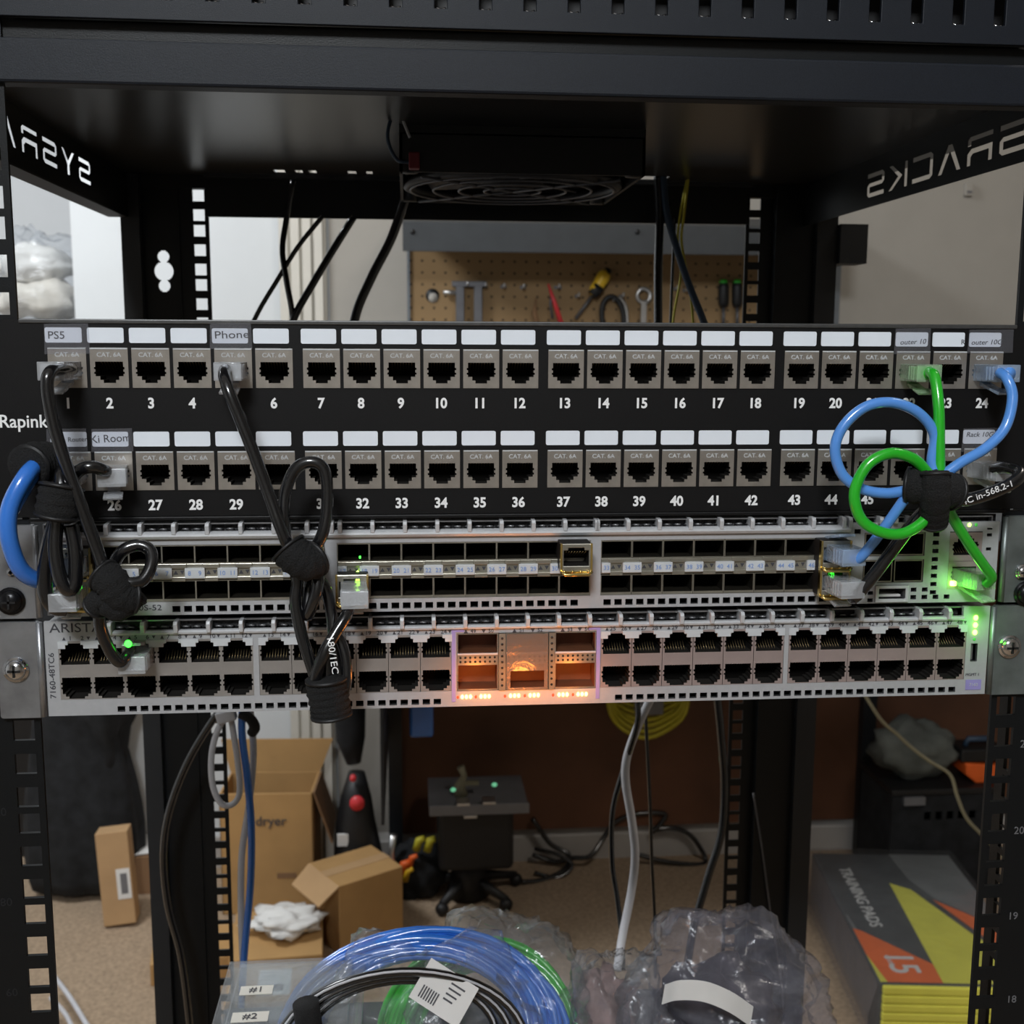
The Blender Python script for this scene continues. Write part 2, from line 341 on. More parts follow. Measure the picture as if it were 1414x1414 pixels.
# side rails with the maker's name cut right through
G = {'S': [[(1, 1), (.12, 1), (0, .88), (0, .56), (.12, .44), (.84, .44), (.84, .18), (0, .18), (0, 0), (.88, 0), (1, .12), (1, .48), (.88, .60), (.16, .60), (.16, .82), (1, .82)]],
     'Y': [[(0, 1), (.2, 1), (.5, .6), (.8, 1), (1, 1), (.6, .42), (.6, 0), (.4, 0), (.4, .42)]],
     'R': [[(0, .84), (0, 1), (.9, 1), (1, .9), (1, .68), (.84, .68), (.84, .84)], [(0, 0), (.16, 0), (.16, .4), (.75, .4), (.84, .3), (.84, 0), (1, 0), (1, .42), (.85, .58), (0, .58)]],
     'A': [[(0, 0), (.18, 0), (.5, .75), (.82, 0), (1, 0), (.6, 1), (.4, 1)]],
     'C': [[(1, 1), (.12, 1), (0, .88), (0, .12), (.12, 0), (1, 0), (1, .18), (.16, .18), (.16, .82), (1, .82)]],
     'K': [[(0, 0), (.16, 0), (.16, 1), (0, 1)], [(.26, .5), (.8, 1), (1, 1), (.5, .5), (1, 0), (.8, 0)]]}
for sx in (-1, 1):
    b = B(); b.box(sx*284.7, sx*285.2, 20, 478, 92, 127, M['rack'])
    if sx < 0: b.box(-285, -300, 60, 466, 91.2, 92, M['rackside'])
    o = b.build('side_rail', rk)
    cb = B()
    for k, ch in enumerate('SYSRACKS'):
        for poly in G[ch]:
            if sx > 0: yz = [(34+k*38.6+p[0]*31, 99+p[1]*17) for p in poly]      # reads front to back from outside
            else: yz = [(360-k*40-p[0]*30, 102+p[1]*16) for p in poly]
            cb.prismx(yz, sx*280, sx*290, M['rack'])
    bmx = bmesh.new(); me = bpy.data.meshes.new('c'); me.from_pydata([(v-ORG[rk.name])*MM for v in cb.v], [], cb.f); bmx.from_mesh(me)
    bmesh.ops.recalc_face_normals(bmx, faces=bmx.faces); bmx.to_mesh(me); bmx.free()
    co = bpy.data.objects.new('c', me); C.objects.link(co); co.parent = rk
    md = o.modifiers.new('cut', 'BOOLEAN'); md.operation = 'DIFFERENCE'; md.object = co; md.solver = 'EXACT'
    bpy.context.view_layer.update(); dg = bpy.context.evaluated_depsgraph_get()
    nm_ = bpy.data.meshes.new_from_object(o.evaluated_get(dg)); o.modifiers.clear(); o.data = nm_
    bpy.data.objects.remove(co)
# top plate with slots near its rear edge, rear bar, front header
b = B(); q = B(); hs = [(-164, -155, 440, 462), (-147, -141, 440, 462), (-136, -130, 440, 462), (-105, -98, 440, 462), (-90, -85, 440, 462), (106, 158, 438, 466)]
q.plate(-300, 330, 4, 478, 0, 1.5, hs, M['plate']); b.add([Vector((v.x, v.z, 127+v.y)) for v in q.v], q.f, M['plate']); b.build('top_plate', rk)
b = B(); b.box(-222, 236, 470, 473, 93, 127, M['rack']); b.box(-300, -222, 474, 477.5, 116, 127, M['rack']); b.box(236, 330, 474, 477.5, 116, 127, M['rack']); b.box(-222, 236, 462, 473, 124, 127, M['rackside']); b.build('rear_crossbar', rk)
b = B(); b.box(-300, 300, -3, 8, 97, 115, M['header']); b.box(-300, 300, 2, 30, 113, 124, M['rack']); b.build('front_crossbar', rk, bev=1.2)
for zz, nm in ((-1180, 'base_frame'),):
    b = B(); b.box(-290, 290, 0, 40, zz-40, zz, M['rack']); b.box(-290, 290, 440, 482, zz-40, zz, M['rack'])
    for sx in (-1, 1): b.box(sx*250, sx*290, 40, 440, zz-40, zz, M['rack'])
    for sx in (-1, 1):
        for yy in (20, 460): b.cyl((sx*265, yy, -1240), (sx*265, yy, zz-40), 18, M['dark'])
    b.build(nm, rk)
# vented appliance above
vs = thing('vented_shelf', 'charcoal vented rack shelf above the header bar, row of slots along its front', 'rack shelf', (0, 0, 123))
hs = []
x = -233
while x < 236: hs.append((x-2.7, x+2.7, 131+(x+233)*.0, 148)); x += 19.05
b = B(); b.plate(-241, 241, 123, 178, -4, -2, hs, M['header']); b.build('front_panel', vs, bev=.3)
b = B(); b.box(-222, 222, -2, 420, 128, 129.5, M['header']); b.box(-222, 222, 420, 422, 128, 178, M['header']); b.box(-222, 222, 12, 13, 129.5, 178, M['dark']); b.build('tray', vs)  # includes a dark sheet added behind the slots to keep them black
# bright metal rims added along the slot bottoms, standing for their glint
b = B()
for h in hs: b.tube([(h[0]+.6, -3, 131.4), ((h[0]+h[1])/2, -3, 130.6), (h[1]-.6, -3, 131.4)], .5, M['screw'], 6)
b.build('slot_glints', vs)
# ------------------------------------------------------------------ fan under the top plate
fa = thing('cooling_fan', 'black cooling fan hanging under the top plate, wires at its left side', 'fan', (20, 320, 127))
b = B(); fx0, fx1, fy0, fy1 = -62, 96, 235, 393; b.box(fx0, fx1, fy0, fy1, 121, 126.9, M['dark'])
cx, cy = (fx0+fx1)/2, (fy0+fy1)/2
for ax in (fx0+6, fx1-6):
    for ay in (fy0+6, fy1-6): b.cyl((ax, ay, 98), (ax, ay, 122), 6, M['dark'])
ring = [(cx+74*math.cos(a*math.pi/24), cy+74*math.sin(a*math.pi/24)) for a in range(49)]
for q0, q1, q2, q3 in ((fx0, fx1, fy0, fy0+2), (fx0, fx1, fy1-2, fy1), (fx0, fx0+2, fy0, fy1), (fx1-2, fx1, fy0, fy1)): b.box(q0, q1, q2, q3, 98, 122, M['dark'])
for z_, r_ in ((119, 4), (110, 3), (101, 4)): b.tube([(x_, y_, z_) for x_, y_ in ring], r_, M['dark'], 8, cap=False)
b.build('housing', fa)
b = B(); b.cyl((cx, cy, 101), (cx, cy, 121), 22, M['dark'], 24)
for k in range(7):
    a = k*2*math.pi/7; b.box(cx+20, cx+68, cy-14, cy+14, 108, 109.5, M['grey'], R=RZ(math.degrees(a)) @ RX(25), piv=(cx, cy, 109))
b.build('rotor', fa)
b = B()
for r_ in (20, 38, 56, 72): b.tube([(cx+r_*math.cos(a*math.pi/18), cy+r_*math.sin(a*math.pi/18), 97) for a in range(37)], .9, M['gunmetal'], 6, cap=False)
for k in range(4): a = math.pi/4+k*math.pi/2; b.cyl((cx, cy, 97), (cx+92*math.cos(a), cy+92*math.sin(a), 97), 1.1, M['gunmetal'], 6)
b.build('finger_guard', fa)
b = B(); b.tube(path([(620, 140, 226), (590, 136, 226), (556, 140, 226), (548, 155, 226)]), 1, M['grey'], 6)
b.tube(path([(550, 148, 226), (556, 165, 226), (566, 190, 226)]), .9, M['cwhite'], 6)
b.tube(path([(550, 145, 226), (538, 170, 226), (536, 195, 226), (548, 220, 227), (566, 224, 227)]), 1.2, M['cdblue'], 6); b.build('wires', fa)
p = at(572, 222, 228); b = B(); b.box(p.x-3.4, p.x+3.4, 225, 234, p.z-5, p.z+5, mat('dark_red_connector', (.22, .02, .03), .5)); b.build('connector', fa, bev=.8)

# ================================================================== PATCH PANEL
pp = thing('patch_panel_unit', 'black forty-eight port patch panel with white label strips, above the grey switches', 'patch panel', (0, 0, -88))
colx = lambda k: 2.16+17.63*(k-12.5)+2.95*((k-1)//6-1.5)
jx = lambda k: colx(k)+.6
JW, JZ0, JZ1 = 8.1, -29.6, -12.2
holes = []
for row in (0, 1):
    for k in range(1, 25): holes.append((jx(k)-JW, jx(k)+JW, JZ0-45*row, JZ1-45*row))
b = B(); b.plate(-241, 241, -86.2, -.4, -2, 0, holes, M['panel']); b.text('Rapink', -224.4, -44.3, 7.9, -2.1, M['print_white'], bold=.012, wx=.95)
b.build('face_plate', pp)
b = B(); b.box(-224, 224, -2.6, 4, -2.0, 0, M['lip']); b.box(-224, 224, -2.6, 4, -88.2, -86.4, M['panel']); b.build('folded_edge', pp, bev=.5)
b = B()
for row in (0, 1):
    for k in range(1, 25): b.text(str(k+24*row), colx(k), -36.4-45*row, 6.3, -2.1, M['print_white'], bold=.032, wx=.95)
b.build('port_numbers', pp)
lab = None
def rrect(x0, x1, z0, z1, r, n=3):
    o = []
    for cx_, cz_, a0 in ((x1-r, z0+r, -90), (x1-r, z1-r, 0), (x0+r, z1-r, 90), (x0+r, z0+r, 180)):
        for i in range(n+1): a = math.radians(a0+90*i/n); o.append((cx_+r*math.cos(a), cz_+r*math.sin(a)))
    return o
for row in (0, 1):
    for k in range(1, 25):
        o_ = (colx(k)-.5, -2, -6.9-45*row)
        if lab is None:
            b = B(); b.prism([(x_+o_[0], z_+o_[2]) for x_, z_ in rrect(-7.7, 7.7, -3.25, 3.25, .8)], -2.35, -1.9, M['white']); lab = b.build('label_strip', pp, origin=o_)
        else: part_copy(lab, pp, o_)
# a jack: bezel with the stepped opening, dark throat, gold contacts
def jack_mesh(name, hw, z0, z1, zc, up, parent, origin, mt, w=5.9, notch=True):
    """opening centred on zc; up=1 latch slot below, -1 latch slot above"""
    ox, oy, oz = origin; b = B()
    H = [(-w, w, -2.4, 3.9), (-w+1.9, w-1.9, -4.0, -2.4), (-w+3.3, w-3.3, -5.3, -4.0)]
    if name == 'copper_port': H = [(-w, w, -3.7, 3.9), (-w+1.3, w-1.3, -4.9, -3.7), (-w+2.8, w-2.8, -5.9, -4.9)]
    if notch: H += [(-w-.55, -w, .6, 1.6), (-w-.55, -w, -1.4, -.5), (w, w+.55, .6, 1.6), (w, w+.55, -1.4, -.5)]
    H = [(a, c, *( (d, e) if up > 0 else (-e, -d))) for a, c, d, e in H]
    b.plate(-hw, hw, z0, z1, -.5, 9, [(a, c, zc+d, zc+e) for a, c, d, e in H], mt, M['jackin'])
    b.box(-w-1, w+1, 8.9, 9.3, zc-6, zc+6, M['void'])
    b.xform(Matrix.Translation((ox, oy, oz))); o = b.build(name, parent, origin=origin)
    c = B()
    for i in range(8):
        x_ = -4.4+i*1.257; zt = zc+up*3.3
        c.tube([(x_, 4, zt+up*.4), (x_, 7, zt-up*1.4), (x_, 8.8, zt-up*3.2)], .13, M['gold'], 4)
    c.xform(Matrix.Translation((ox, oy, oz))); c = c.build('contact_pins', o, origin=origin)
    return o, c
J = None; cat = None
for row in (0, 1):
    for k in range(1, 25):
        o_ = (jx(k), -2, -20.9-45*row)
        if J is None:
            J, JC = jack_mesh('port', JW-.05, -8.6, 8.6, -1.2, 1, pp, o_, M['jack'])
            t = B(); t.text('CAT. 6A', 0, 5.6, 2.7, -.55, M['tab'], bold=.01, wx=1.05, depth=.1)
            t.box(-7.9, 7.9, -.75, -.4, 8.0, 8.55, M['tab'])
            t.xform(Matrix.Translation(o_)); JT = t.build('embossed_mark', J, origin=o_)
        else:
            j = part_copy(J, pp, o_)
            for s_ in (JC, JT): part_copy(s_, j, o_)
# handwritten / printed names under clear tape
b = B(); lz = lambda r: -7.1-45*r
b.text('PS5', colx(1)-3.4, lz(0), 4.6, -2.4, M['print_black'], wx=1.1); b.text('Phone', colx(5)+.3, lz(0)+.6, 4.6, -2.4, M['print_black'], wx=1.3, rot=-.03)
b.text('Main Router', colx(1), lz(1), 2.9, -2.4, M['print_black'], rot=-.03); b.text('Ki Room', colx(2)-.3, lz(1)+.4, 4.8, -2.4, M['print_black'], rot=-.05)
b.text('outer 10', colx(22), lz(0)-1.0, 3.2, -2.4, M['print_grey'], wx=1.1, shear=.2, rot=-.04); b.text('outer 10G', colx(24)+.2, lz(0)-1.0, 3.2, -2.4, M['print_grey'], wx=1.1, shear=.2, rot=-.02); b.text('R', colx(23)+6.4, lz(0)-1.0, 3.2, -2.4, M['print_grey'])
b.text('Rack 10G', colx(24)-.3, lz(1)+1.2, 3.2, -2.4, M['print_grey'], wx=1.05, shear=.2)
b.build('label_writing', pp)
for (k, r, dx0, dx1, dz0, dz1) in ((1, 0, -8.6, 10.5, -8, 5.2), (5, 0, -9.2, 9, -5.5, 5.8), (1, 1, -10, 7.5, -7.5, 5), (2, 1, -8.6, 9.3, -5.4, 5), (22, 0, -9, 8.4, -6.6, 5.4), (24, 0, -9, 13, -6, 5), (24, 1, -9, 8.5, -6.8, 4.4)):
    b = B(); x_ = colx(k); z_ = lz(r); b.prism([(x_+dx0, z_+dz0), (x_+dx1, z_+dz0+.3), (x_+dx1-.3, z_+dz1), (x_+dx0+.4, z_+dz1-.3)], -2.75, -2.6, M['tape']); b.build('tape_strip', pp)
b = B(); b.box(-222, 222, 1, 28, -86, -84, M['panel']); b.box(-222, 222, 1, 28, -6, -4, M['panel']); b.build('rear_frame', pp)

# ================================================================== UPPER SWITCH (SFP)
s1 = thing('network_switch', 'upper light grey switch with three banks of small square module ports', 'network switch', (0, 0, -132.4))
ST, SB = -88.6, -131.0
b = B(); b.box(-219, 219, 25, 430, SB+.2, ST-1, M['chassis']); b.box(-219, 219, -1, 25, ST-1.6, ST-1, M['chassis']); b.box(-219, 219, -1, 25, SB+.2, SB+.8, M['chassis']); b.box(-219, -218.4, -1, 25, SB+.8, ST-1.6, M['chassis']); b.box(218.4, 219, -1, 25, SB+.8, ST-1.6, M['chassis']); b.build('chassis', s1)
banks = [(-210.9, -95.9), (-90.4, 25.4), (30.2, 146.8)]
CZ0, CZ1 = -125.0, -99.1
holes = [(a, c, CZ0, CZ1) for a, c in banks]
holes += [(155.5, 185.2, -108.2, -97), (155.5, 185.2, -121, -110)]            # uplink bay
holes += [(163.5, 176.6, -128.6, -123.6)]                                     # usb
holes += [(197.3, 213.4, -124.5, -96.6)]                                      # management jacks
x = -164
while x < 150:
    if not (20 < x < 30): holes.append((x, x+3.5, -129.7, -126.9))
    x += 5.15
for zz in range(8): holes.append((189, 192, -97-zz*4-(2), -97-zz*4))
for xx in (179.5, 185, 190.5, 196): holes += [(xx, xx+2.8, -129.3, -127.2)]
for xx in (179.5, 185): holes += [(xx, xx+2.8, -125.6, -123.6)]
for zz in (-94.5, -97.8, -104.6, -121): holes.append((215.5, 218, zz-1.5, zz))
for xx, zz in ((150.5, -90.8), (150.5, -94.8)): holes.append((xx, xx+3, zz-2.6, zz-.2))
for zz in (-125, -128.5): holes.append((158.4, 161, zz-1.8, zz))
b = B(); b.plate(-215.5, 221.5, SB, -95.2, -3, -1, holes, M['face'], M['chassis'])
b.plate(148.3, 221.5, -95.2, -92.2, -3, -1, [], M['face'])
# curved light sill below the grille
b.prismx([(-3, -96.6), (-4.6, -96.2), (-5.4, -95), (-5.2, -94), (-3.5, -93.2), (-1, -93.2), (-1, -96.6)], -213, 148, M['fin'])
b.text('DCS-7150S-52', -168.5, -127.6, 3.6, -3.1, M['print_grey'], align='RIGHT', wx=1.25)
b.build('face_plate', s1)
def fins(parent, xs, z0, z1, name='grille_fin'):
    f0 = None
    for x_ in xs:
        o_ = (x_, 0, z0)
        if f0 is None:
            b = B(); b.prismx([(-3, z0-.5), (-5.6, z0), (-6, z1-1.5), (-5, z1-.2), (4, z1), (4, z0)], x_-.95, x_+.95, M['fin']); f0 = b.build(name, parent, origin=o_, bev=.3)
        else: part_copy(f0, parent, o_)
fx = [-205.5+14.58*i for i in range(25)]
fx = [x_ for x_ in fx if x_ < 146]+[-92.5, 28.2, 147.5]
fins(s1, fx, -94.2, -88.9); fins(s1, [162.5+7*i for i in range(4)], -92.2, -88.9)
def grille(parent, x0, x1, z0, z1, y):
    b = B(); b.box(x0, x1, y, y+.5, z0, z1, M['mesh'])
    x_ = x0+2
    while x_ < x1-3:                         # row of punched half-round louvres
        b.tube([(x_-1.7, y-.8, z0+.6), (x_-.9, y-2.6, z0+1.3), (x_+.9, y-2.6, z0+1.3), (x_+1.7, y-.8, z0+.6)], .45, M['chassis'], 5); x_ += 4.87
    b.box(x0, x1, y-1.5, y+2, z1-.8, z1, M['dark'])
    b.build('air_grille', parent)
grille(s1, -213, 148, -93.6, -89, 2)
b = B(); b.box(149, 222, 2, 2.6, -93, -89.2, M['mesh']); b.build('air_grille', s1)
# module ports: steel cell, open front, dark throat
SF = [None, None]; SW = 0
for bi, (a, c) in enumerate(banks):
    n = 8; pw = (c-a)/n
    for rr, (z0, z1) in enumerate(((-107.6, -99.2), (-124.9, -115.4))):
        for i in range(n):
            xc = a+pw*(i+.5); o_ = (xc, 0, z0)
            if SF[rr] is None:
                b = B(); hw = 7.2; b.plate(xc-hw, xc+hw, z0, z1, -2.6, 22, [(xc-hw+.35, xc+hw-.35, z0+(.3 if rr == 0 else 1.2), z1-(.6 if rr == 0 else .3))], M['sfp'], M['sfpin'])
                b.box(xc-hw, xc+hw, 21, 22, z0, z1, M['void']); SF[rr] = b.build('module_port', s1, origin=o_)
            else: part_copy(SF[rr], s1, o_)
# middle strip: springs and numbered grey tabs
b = B(); num = 1; lt = B()
for bi, (a, c) in enumerate(banks):
    n = 8; pw = (c-a)/n; b.box(a+.2, c-.2, -2.4, 2, -115.2, -107.8, M['sfp'])
    for i in range(n+1):
        xb_ = a+pw*i
        if 0 < i < n or True:
            x0 = max(xb_-4.4, a+.3); x1 = min(xb_+4.4, c-.3)
            b.box(x0, x1, -4.2, -2.3, -114.2, -109.6, M['tab'])
            if i > 0: lt.text(str(bi*16+2*i), xb_-2.3, -111.9, 2.9, -4.3, M['print_blue'])
            if i < n: lt.text(str(bi*16+2*i+1), xb_+2.3 if i else xb_+2.5, -111.9, 2.9, -4.3, M['print_blue'])
        if i < n:
            xm = xb_+pw/2
            b.box(xm-3.6, xm+3.6, -3.4, -2.2, -109.8, -107.7, M['brass'] if False else M['sfp']); b.box(xm-3.0, xm+3.0, -3.8, -2.2, -115.6, -113.6, M['sfp'])
            for sx, up in ((-1.4, 1), (1.4, -1)): lt.prism([(xm+sx-1, -111.7-up*.9), (xm+sx+1, -111.7-up*.9), (xm+sx, -111.7+up*.9)], -2.55, -2.4, M['print_grey'])
b.build('number_tabs', s1, bev=.2); lt.build('port_numbers', s1)
# uplink bay and management jacks
for x0, x1 in ((156.0, 170.0), (171.0, 185.0)):
    for z0, z1 in ((-108, -97.2), (-120.8, -110.2)):
        b = B(); b.plate(x0, x1, z0, z1, -2.5, 24, [(x0+.5, x1-.5, z0+.6, z1-.6)], M['sfp'], M['sfpin']); b.box(x0, x1, 23, 24, z0, z1, M['void']); b.build('uplink_port', s1)
b = B(); b.plate(161.8, 178.2, -130.4, -122.2, -4, 8, [(163.6, 176.5, -128.6, -123.8)], M['fin'], M['chassis']); b.box(163.6, 176.5, 6, 8, -128.6, -123.8, M['dark']); b.box(164.4, 175.6, -1, 6, -128.4, -127.2, M['paper']); b.build('usb_port', s1, bev=.3)
for zc, up in ((-104.2, -1), (-118, 1)):
    o_ = (205.3, -2.6, zc); jack_mesh('management_port', 8, -7 if up < 0 else -6.6, 7, 0 if up < 0 else 0.4, up, s1, o_, M['pink'])
b = B(); b.plate(197.3, 213.4, -96.8, -94.4, -3.2, -3, [], M['face']); b.build('jack_hood', s1)
for x_, mm_ in ((206.5, 'ledy'), (209.8, 'ledgd')):
    b = B(); b.ball((x_, -3.2, -93.4-.2), (.8, .5, .9), M[mm_], 10, 6); b.build('status_led', s1)
b = B(); b.box(198.6, 201.6, -4.0, -2.8, -122.9, -120.6, M['ledw']); b.build('status_led', s1, bev=.4)
for (px_, py_) in ((112, 803), (104, 806)):
    p = at(px_, py_, -5); b = B(); b.ball((p.x, -5, p.z), (1.4, .5, .9), M['ledg'], 10, 6); b.build('status_led', s1)
for (px_, py_) in ((1137, 786), (1148, 790)):
    p = at(px_, py_, -5); b = B(); b.ball((p.x, -5, p.z), (1.4, .5, .8), M['ledg'], 10, 6); b.build('status_led', s1)
p = at(494, 795, -5); b = B(); b.ball((p.x, -5, p.z), (1.1, .5, 2.4), M['ledy'], 10, 6); b.build('status_led', s1)
p = at(497, 770, -4); b = B(); b.ball((p.x, -3, p.z), (.5, .4, .7), M['ledg'], 8, 5); b.build('status_led', s1)

# ================================================================== LOWER SWITCH (copper ports)
s2 = thing('network_switch', 'lower light grey switch with four copper port banks and orange lights', 'network switch', (0, 0, -177))
T2, B2 = -132.6, -176.8
b = B(); b.box(-219, 219, 25, 430, B2+.2, T2-1, M['chassis']); b.box(-219, 219, -1, 25, T2-1.6, T2-1, M['chassis']); b.box(-219, 219, -1, 25, B2+.2, B2+.8, M['chassis']); b.box(-219, -218.4, -1, 25, B2+.8, T2-1.6, M['chassis']); b.box(218.4, 219, -1, 25, B2+.8, T2-1.6, M['chassis']); b.build('chassis', s2)
gb = [(-214.6, -128.9), (-126.4, -38.6), (30.8, 118.7), (120.9, 208.6)]
PZ0, PZ1 = -169.3, -142.3
holes = [(a, c, PZ0, PZ1) for a, c in gb]+[(-36.5, 28.8, PZ0-.2, PZ1+.4), (211.2, 214.6, -160.5, -151.5)]
for lo, hi in ((-190, -43), (38, 205)):
    x = lo
    while x < hi: holes.append((x, x+3.4, -175.5, -172.9)); x += 5.1
b = B(); b.plate(-220.3, 219.6, B2, -139.2, -3, -1, holes, M['face'], M['chassis'])
b.plate(-220.3, -195.6, -139.2, -133.2, -3, -1, [], M['face']); b.plate(206.5, 219.6, -139.2, -133.2, -3, -1, [], M['face'])
b.prismx([(-3, -140), (-4.2, -139.6), (-4.4, -138.8), (-3.5, -138), (-1, -138), (-1, -140)], -195.6, 206.5, M['fin'])
b.build('face_plate', s2)
fins(s2, [-191.5+14.45*i for i in range(28)], -138.8, -133.4)
grille(s2, -195, 206, -138.2, -133.5, 2)
b = B(); b.text('ARISTA', -206.5, -136.3, 6.0, -3.1, M['print_grey'], wx=1.18)
b.text('7160-48TC6', -217.7, -158, 3.6, -3.1, M['print_grey'], rot=-math.pi/2, wx=1.15)
pn = 1
pos = []
for gi, (a, c) in enumerate(gb):
    pw = (c-a)/6
    for i in range(6):
        n_ = gi*12+2*i+1; xc = a+pw*(i+.5); xo = xc-.14*pw; xe = xc+.24*pw
        b.text('%d' % n_, xo+.3, -141, 2.7, -3.1, M['print_grey'], wx=1.1); b.prism([(xo-3.2, -141.8), (xo-1.7, -141.8), (xo-2.45, -140.3)], -3.15, -3, M['print_grey'])
        b.text('%d' % (n_+1), xe, -141, 2.7, -3.1, M['print_grey'], wx=1.1); b.prism([(xe+2.0, -140.3), (xe+3.5, -140.3), (xe+2.75, -141.8)], -3.15, -3, M['print_grey'])
for x_, s_, up in ((-30, '49', 1), (-21.8, '50', 0), (-7.5, '51', 1), (1, '52', 0), (15, '53', 1), (23, '54', 0)):
    b.text(s_, x_+1.2, -141, 2.5, -3.1, M['print_grey'])
    b.prism([(x_-3.2, -141.9), (x_-1.2, -141.9), (x_-2.2, -140.2)] if up else [(x_-3.2, -140.2), (x_-1.2, -140.2), (x_-2.2, -141.9)], -3.15, -3, M['print_grey'])
b.text('MGMT 1', 212.8, -167, 1.9, -3.1, M['print_grey'])
b.build('printed_markings', s2)
b = B()
for x_, x0, x1 in ((-37.9, -37.9, -33), (29.6, 25, 29.6)): b = B(); b.box(x_-.9, x_+.9, -3.3, -2.9, -174.5, -140, M['lilac']); b.box(x0, x1, -3.35, -2.9, -141.2, -140, M['lilac']); b.build('lilac_trim', s2)
b = B()
b.box(209.6, 217.4, -3.3, -2.9, -174.5, -169.5, M['lilac']); b.text('7160', 213.5, -172, 2.2, -3.35, M['fin']); b.build('service_label', s2)
top = bot = {}
PJ = {}
for gi, (a, c) in enumerate(gb):
    pw = (c-a)/6; mt = M['bezel'] if gi < 2 else M['pink']
    for i in range(6):
        xc = a+pw*(i+.5)
        for rr in (0, 1):
            key = (rr, gi >= 2); z = -155.8; o_ = (xc, -2.4, z)
            if key not in PJ:
                if rr == 0: PJ[key] = jack_mesh('copper_port', 7.2, 0, 13.45, 6.6, -1, s2, o_, mt, w=6.2)
                else: PJ[key] = jack_mesh('copper_port', 7.2, -13.45, 0, -7.2, 1, s2, o_, mt, w=6.2)
            else:
                j = part_copy(PJ[key][0], s2, o_); part_copy(PJ[key][1], j, o_)
    b = B()                               # small latch clips over the top row
    for i in range(7):
        x_ = a+pw*i
        b.box(max(x_-4.4, a), min(x_+4.4, c), -3.6, -2.7, -143.8, -142.3, M['tab']); b.box(max(x_-3.2, a), min(x_+3.2, c), -3.6, -2.7, -145.6, -143.8, M['tab'])
    b.build('latch_clips', s2)
CI = mat('led_glow_cage_inside', (.17, .065, .03), .55, .2, .2, 80)  # orange LED glow put into the colour of the cage interior
for x0, x1, full in ((-36.3, -17.2, 0), (-13.6, 6.2, 1), (9.2, 28.6, 0)):
    b = B()
    hz = [(x0+.5, x1-.5, -151.6, -142.6), (x0+.5, x1-.5, -168.6, -157.2)]
    b.plate(x0, x1, -169.4, -142.1, -2.8, 9, hz, M['sfp'], CI)
    b.box(x0, x1, 9, 10, -169, -142, CI)
    b.box(x0+.2, x1-.2, -3.6, -2.7, -152.2, -151.4, M['fin'])
    for r_ in range(2):
        for q_ in range(8): b.cyl((x0+1.6+q_*(x1-x0-3.2)/7, -2.75, -153.6-r_*2), (x0+1.6+q_*(x1-x0-3.2)/7, -2.95, -153.6-r_*2), .55, M['dark'], 8)
    b.build('fibre_port', s2)
    if full:
        b = B(); b.plate(x0+.3, x1-.3, -169, -142.4, -4.2, -3.7, [(x0+2, x1-2, -168, -160)], clear('clear_dust_cover', (.75, .7, .66), .2, .05, (.4, .32, .26), .3, .3, 100)); b.build('dust_cover', s2)
for x0, x1 in ((-17.0, -13.8), (6.4, 9.0)):
    b = B(); b.box(x0, x1, -3.8, 10, -169.4, -142.2, M['sfp'])
    for q_ in range(9): b.cyl(((x0+x1)/2, -3.7, -144.5-q_*2.8), ((x0+x1)/2, -3.95, -144.5-q_*2.8), .6, M['dark'], 8)
    b.build('port_divider', s2)
for c0 in (-32, -23.3, -9.5, -.3, 13.3, 22.3):
    for q_ in range(3):
        b = B(); b.ball((c0-1.9+q_*1.9, -3.2, -172.2), (.72, .5, 1.05), M['ledo'], 10, 6); b.build('orange_led', s2)
for c0 in (-36, -27.6, -14, -4.7, 8.6, 18): b = B(); b.ball((c0, -3.1, -172.3), (.6, .3, .8), M['ledr'], 8, 5); b.build('red_led', s2)
for z_ in (-138.8, -142.4, -146.0): b = B(); b.ball((212.6, -3.3, z_), (1.1, .6, 1.3), M['ledy'], 10, 6); b.build('status_led', s2)
b = B(); b.ball((212.6, -3.1, -149.5), (.8, .3, .8), M['ledgd'], 8, 5); b.build('status_led', s2)
b = B(); b.box(211.4, 214.4, 3, 5, -160.3, -151.7, M['dark']); b.box(212, 213.2, -1, 3, -160, -152, M['chassis']); b.build('usb_port', s2)
# LEDs' own light
def led_light(loc, e, col, r=.004):
    l = bpy.data.lights.new('led_light', 'POINT'); l.energy = e; l.color = col; l.shadow_soft_size = r
    o = bpy.data.objects.new('led_light', l); C.objects.link(o); o.location = Vector((loc[0]*MM, loc[1]*MM, (loc[2]+ZO)*MM))
for x_ in (-27, -5, 18): led_light((x_, -17, -166), .017, (1, .28, .04))
led_light((213, -12, -142), .0035, (.1, 1, .05)); led_light((200, -12, -122), .004, (.15, 1, .05))
# rack ears with their screws
def ear(label, x0, x1, z0, z1, m, y=-3.5):
    xa_, xb_ = sorted((x0, x1)); e = thing('rack_ear', label, 'mounting bracket', ((xa_+xb_)/2, 0, z0), 'switch mounting brackets')
    b = B(); b.prism(rrect(xa_, xb_, z0, z1, 1.2), y, y+2.6, m)
    xi = x1 if x1 < 0 else x0; b.cyl((xi, y+.6, z0+.4), (xi, y+.6, z1-.4), 1.5, m, 12); b.build('bracket_plate', e); return e
EL = 'steel rack ear at the left end of the %s switch'; ER = 'steel rack ear at the right end of the %s switch'
e1 = ear(EL % 'upper', -241, -221.8, -131.4, -89.5, M['ear']); e2 = ear(EL % 'lower', -241, -222.4, -177.2, -133.0, M['ear'])
e3 = ear(ER % 'upper', 224.6, 241, -131.4, -89.5, M['earg']); e4 = ear(ER % 'lower', 221.5, 241, -177.2, -133.0, M['earg'])
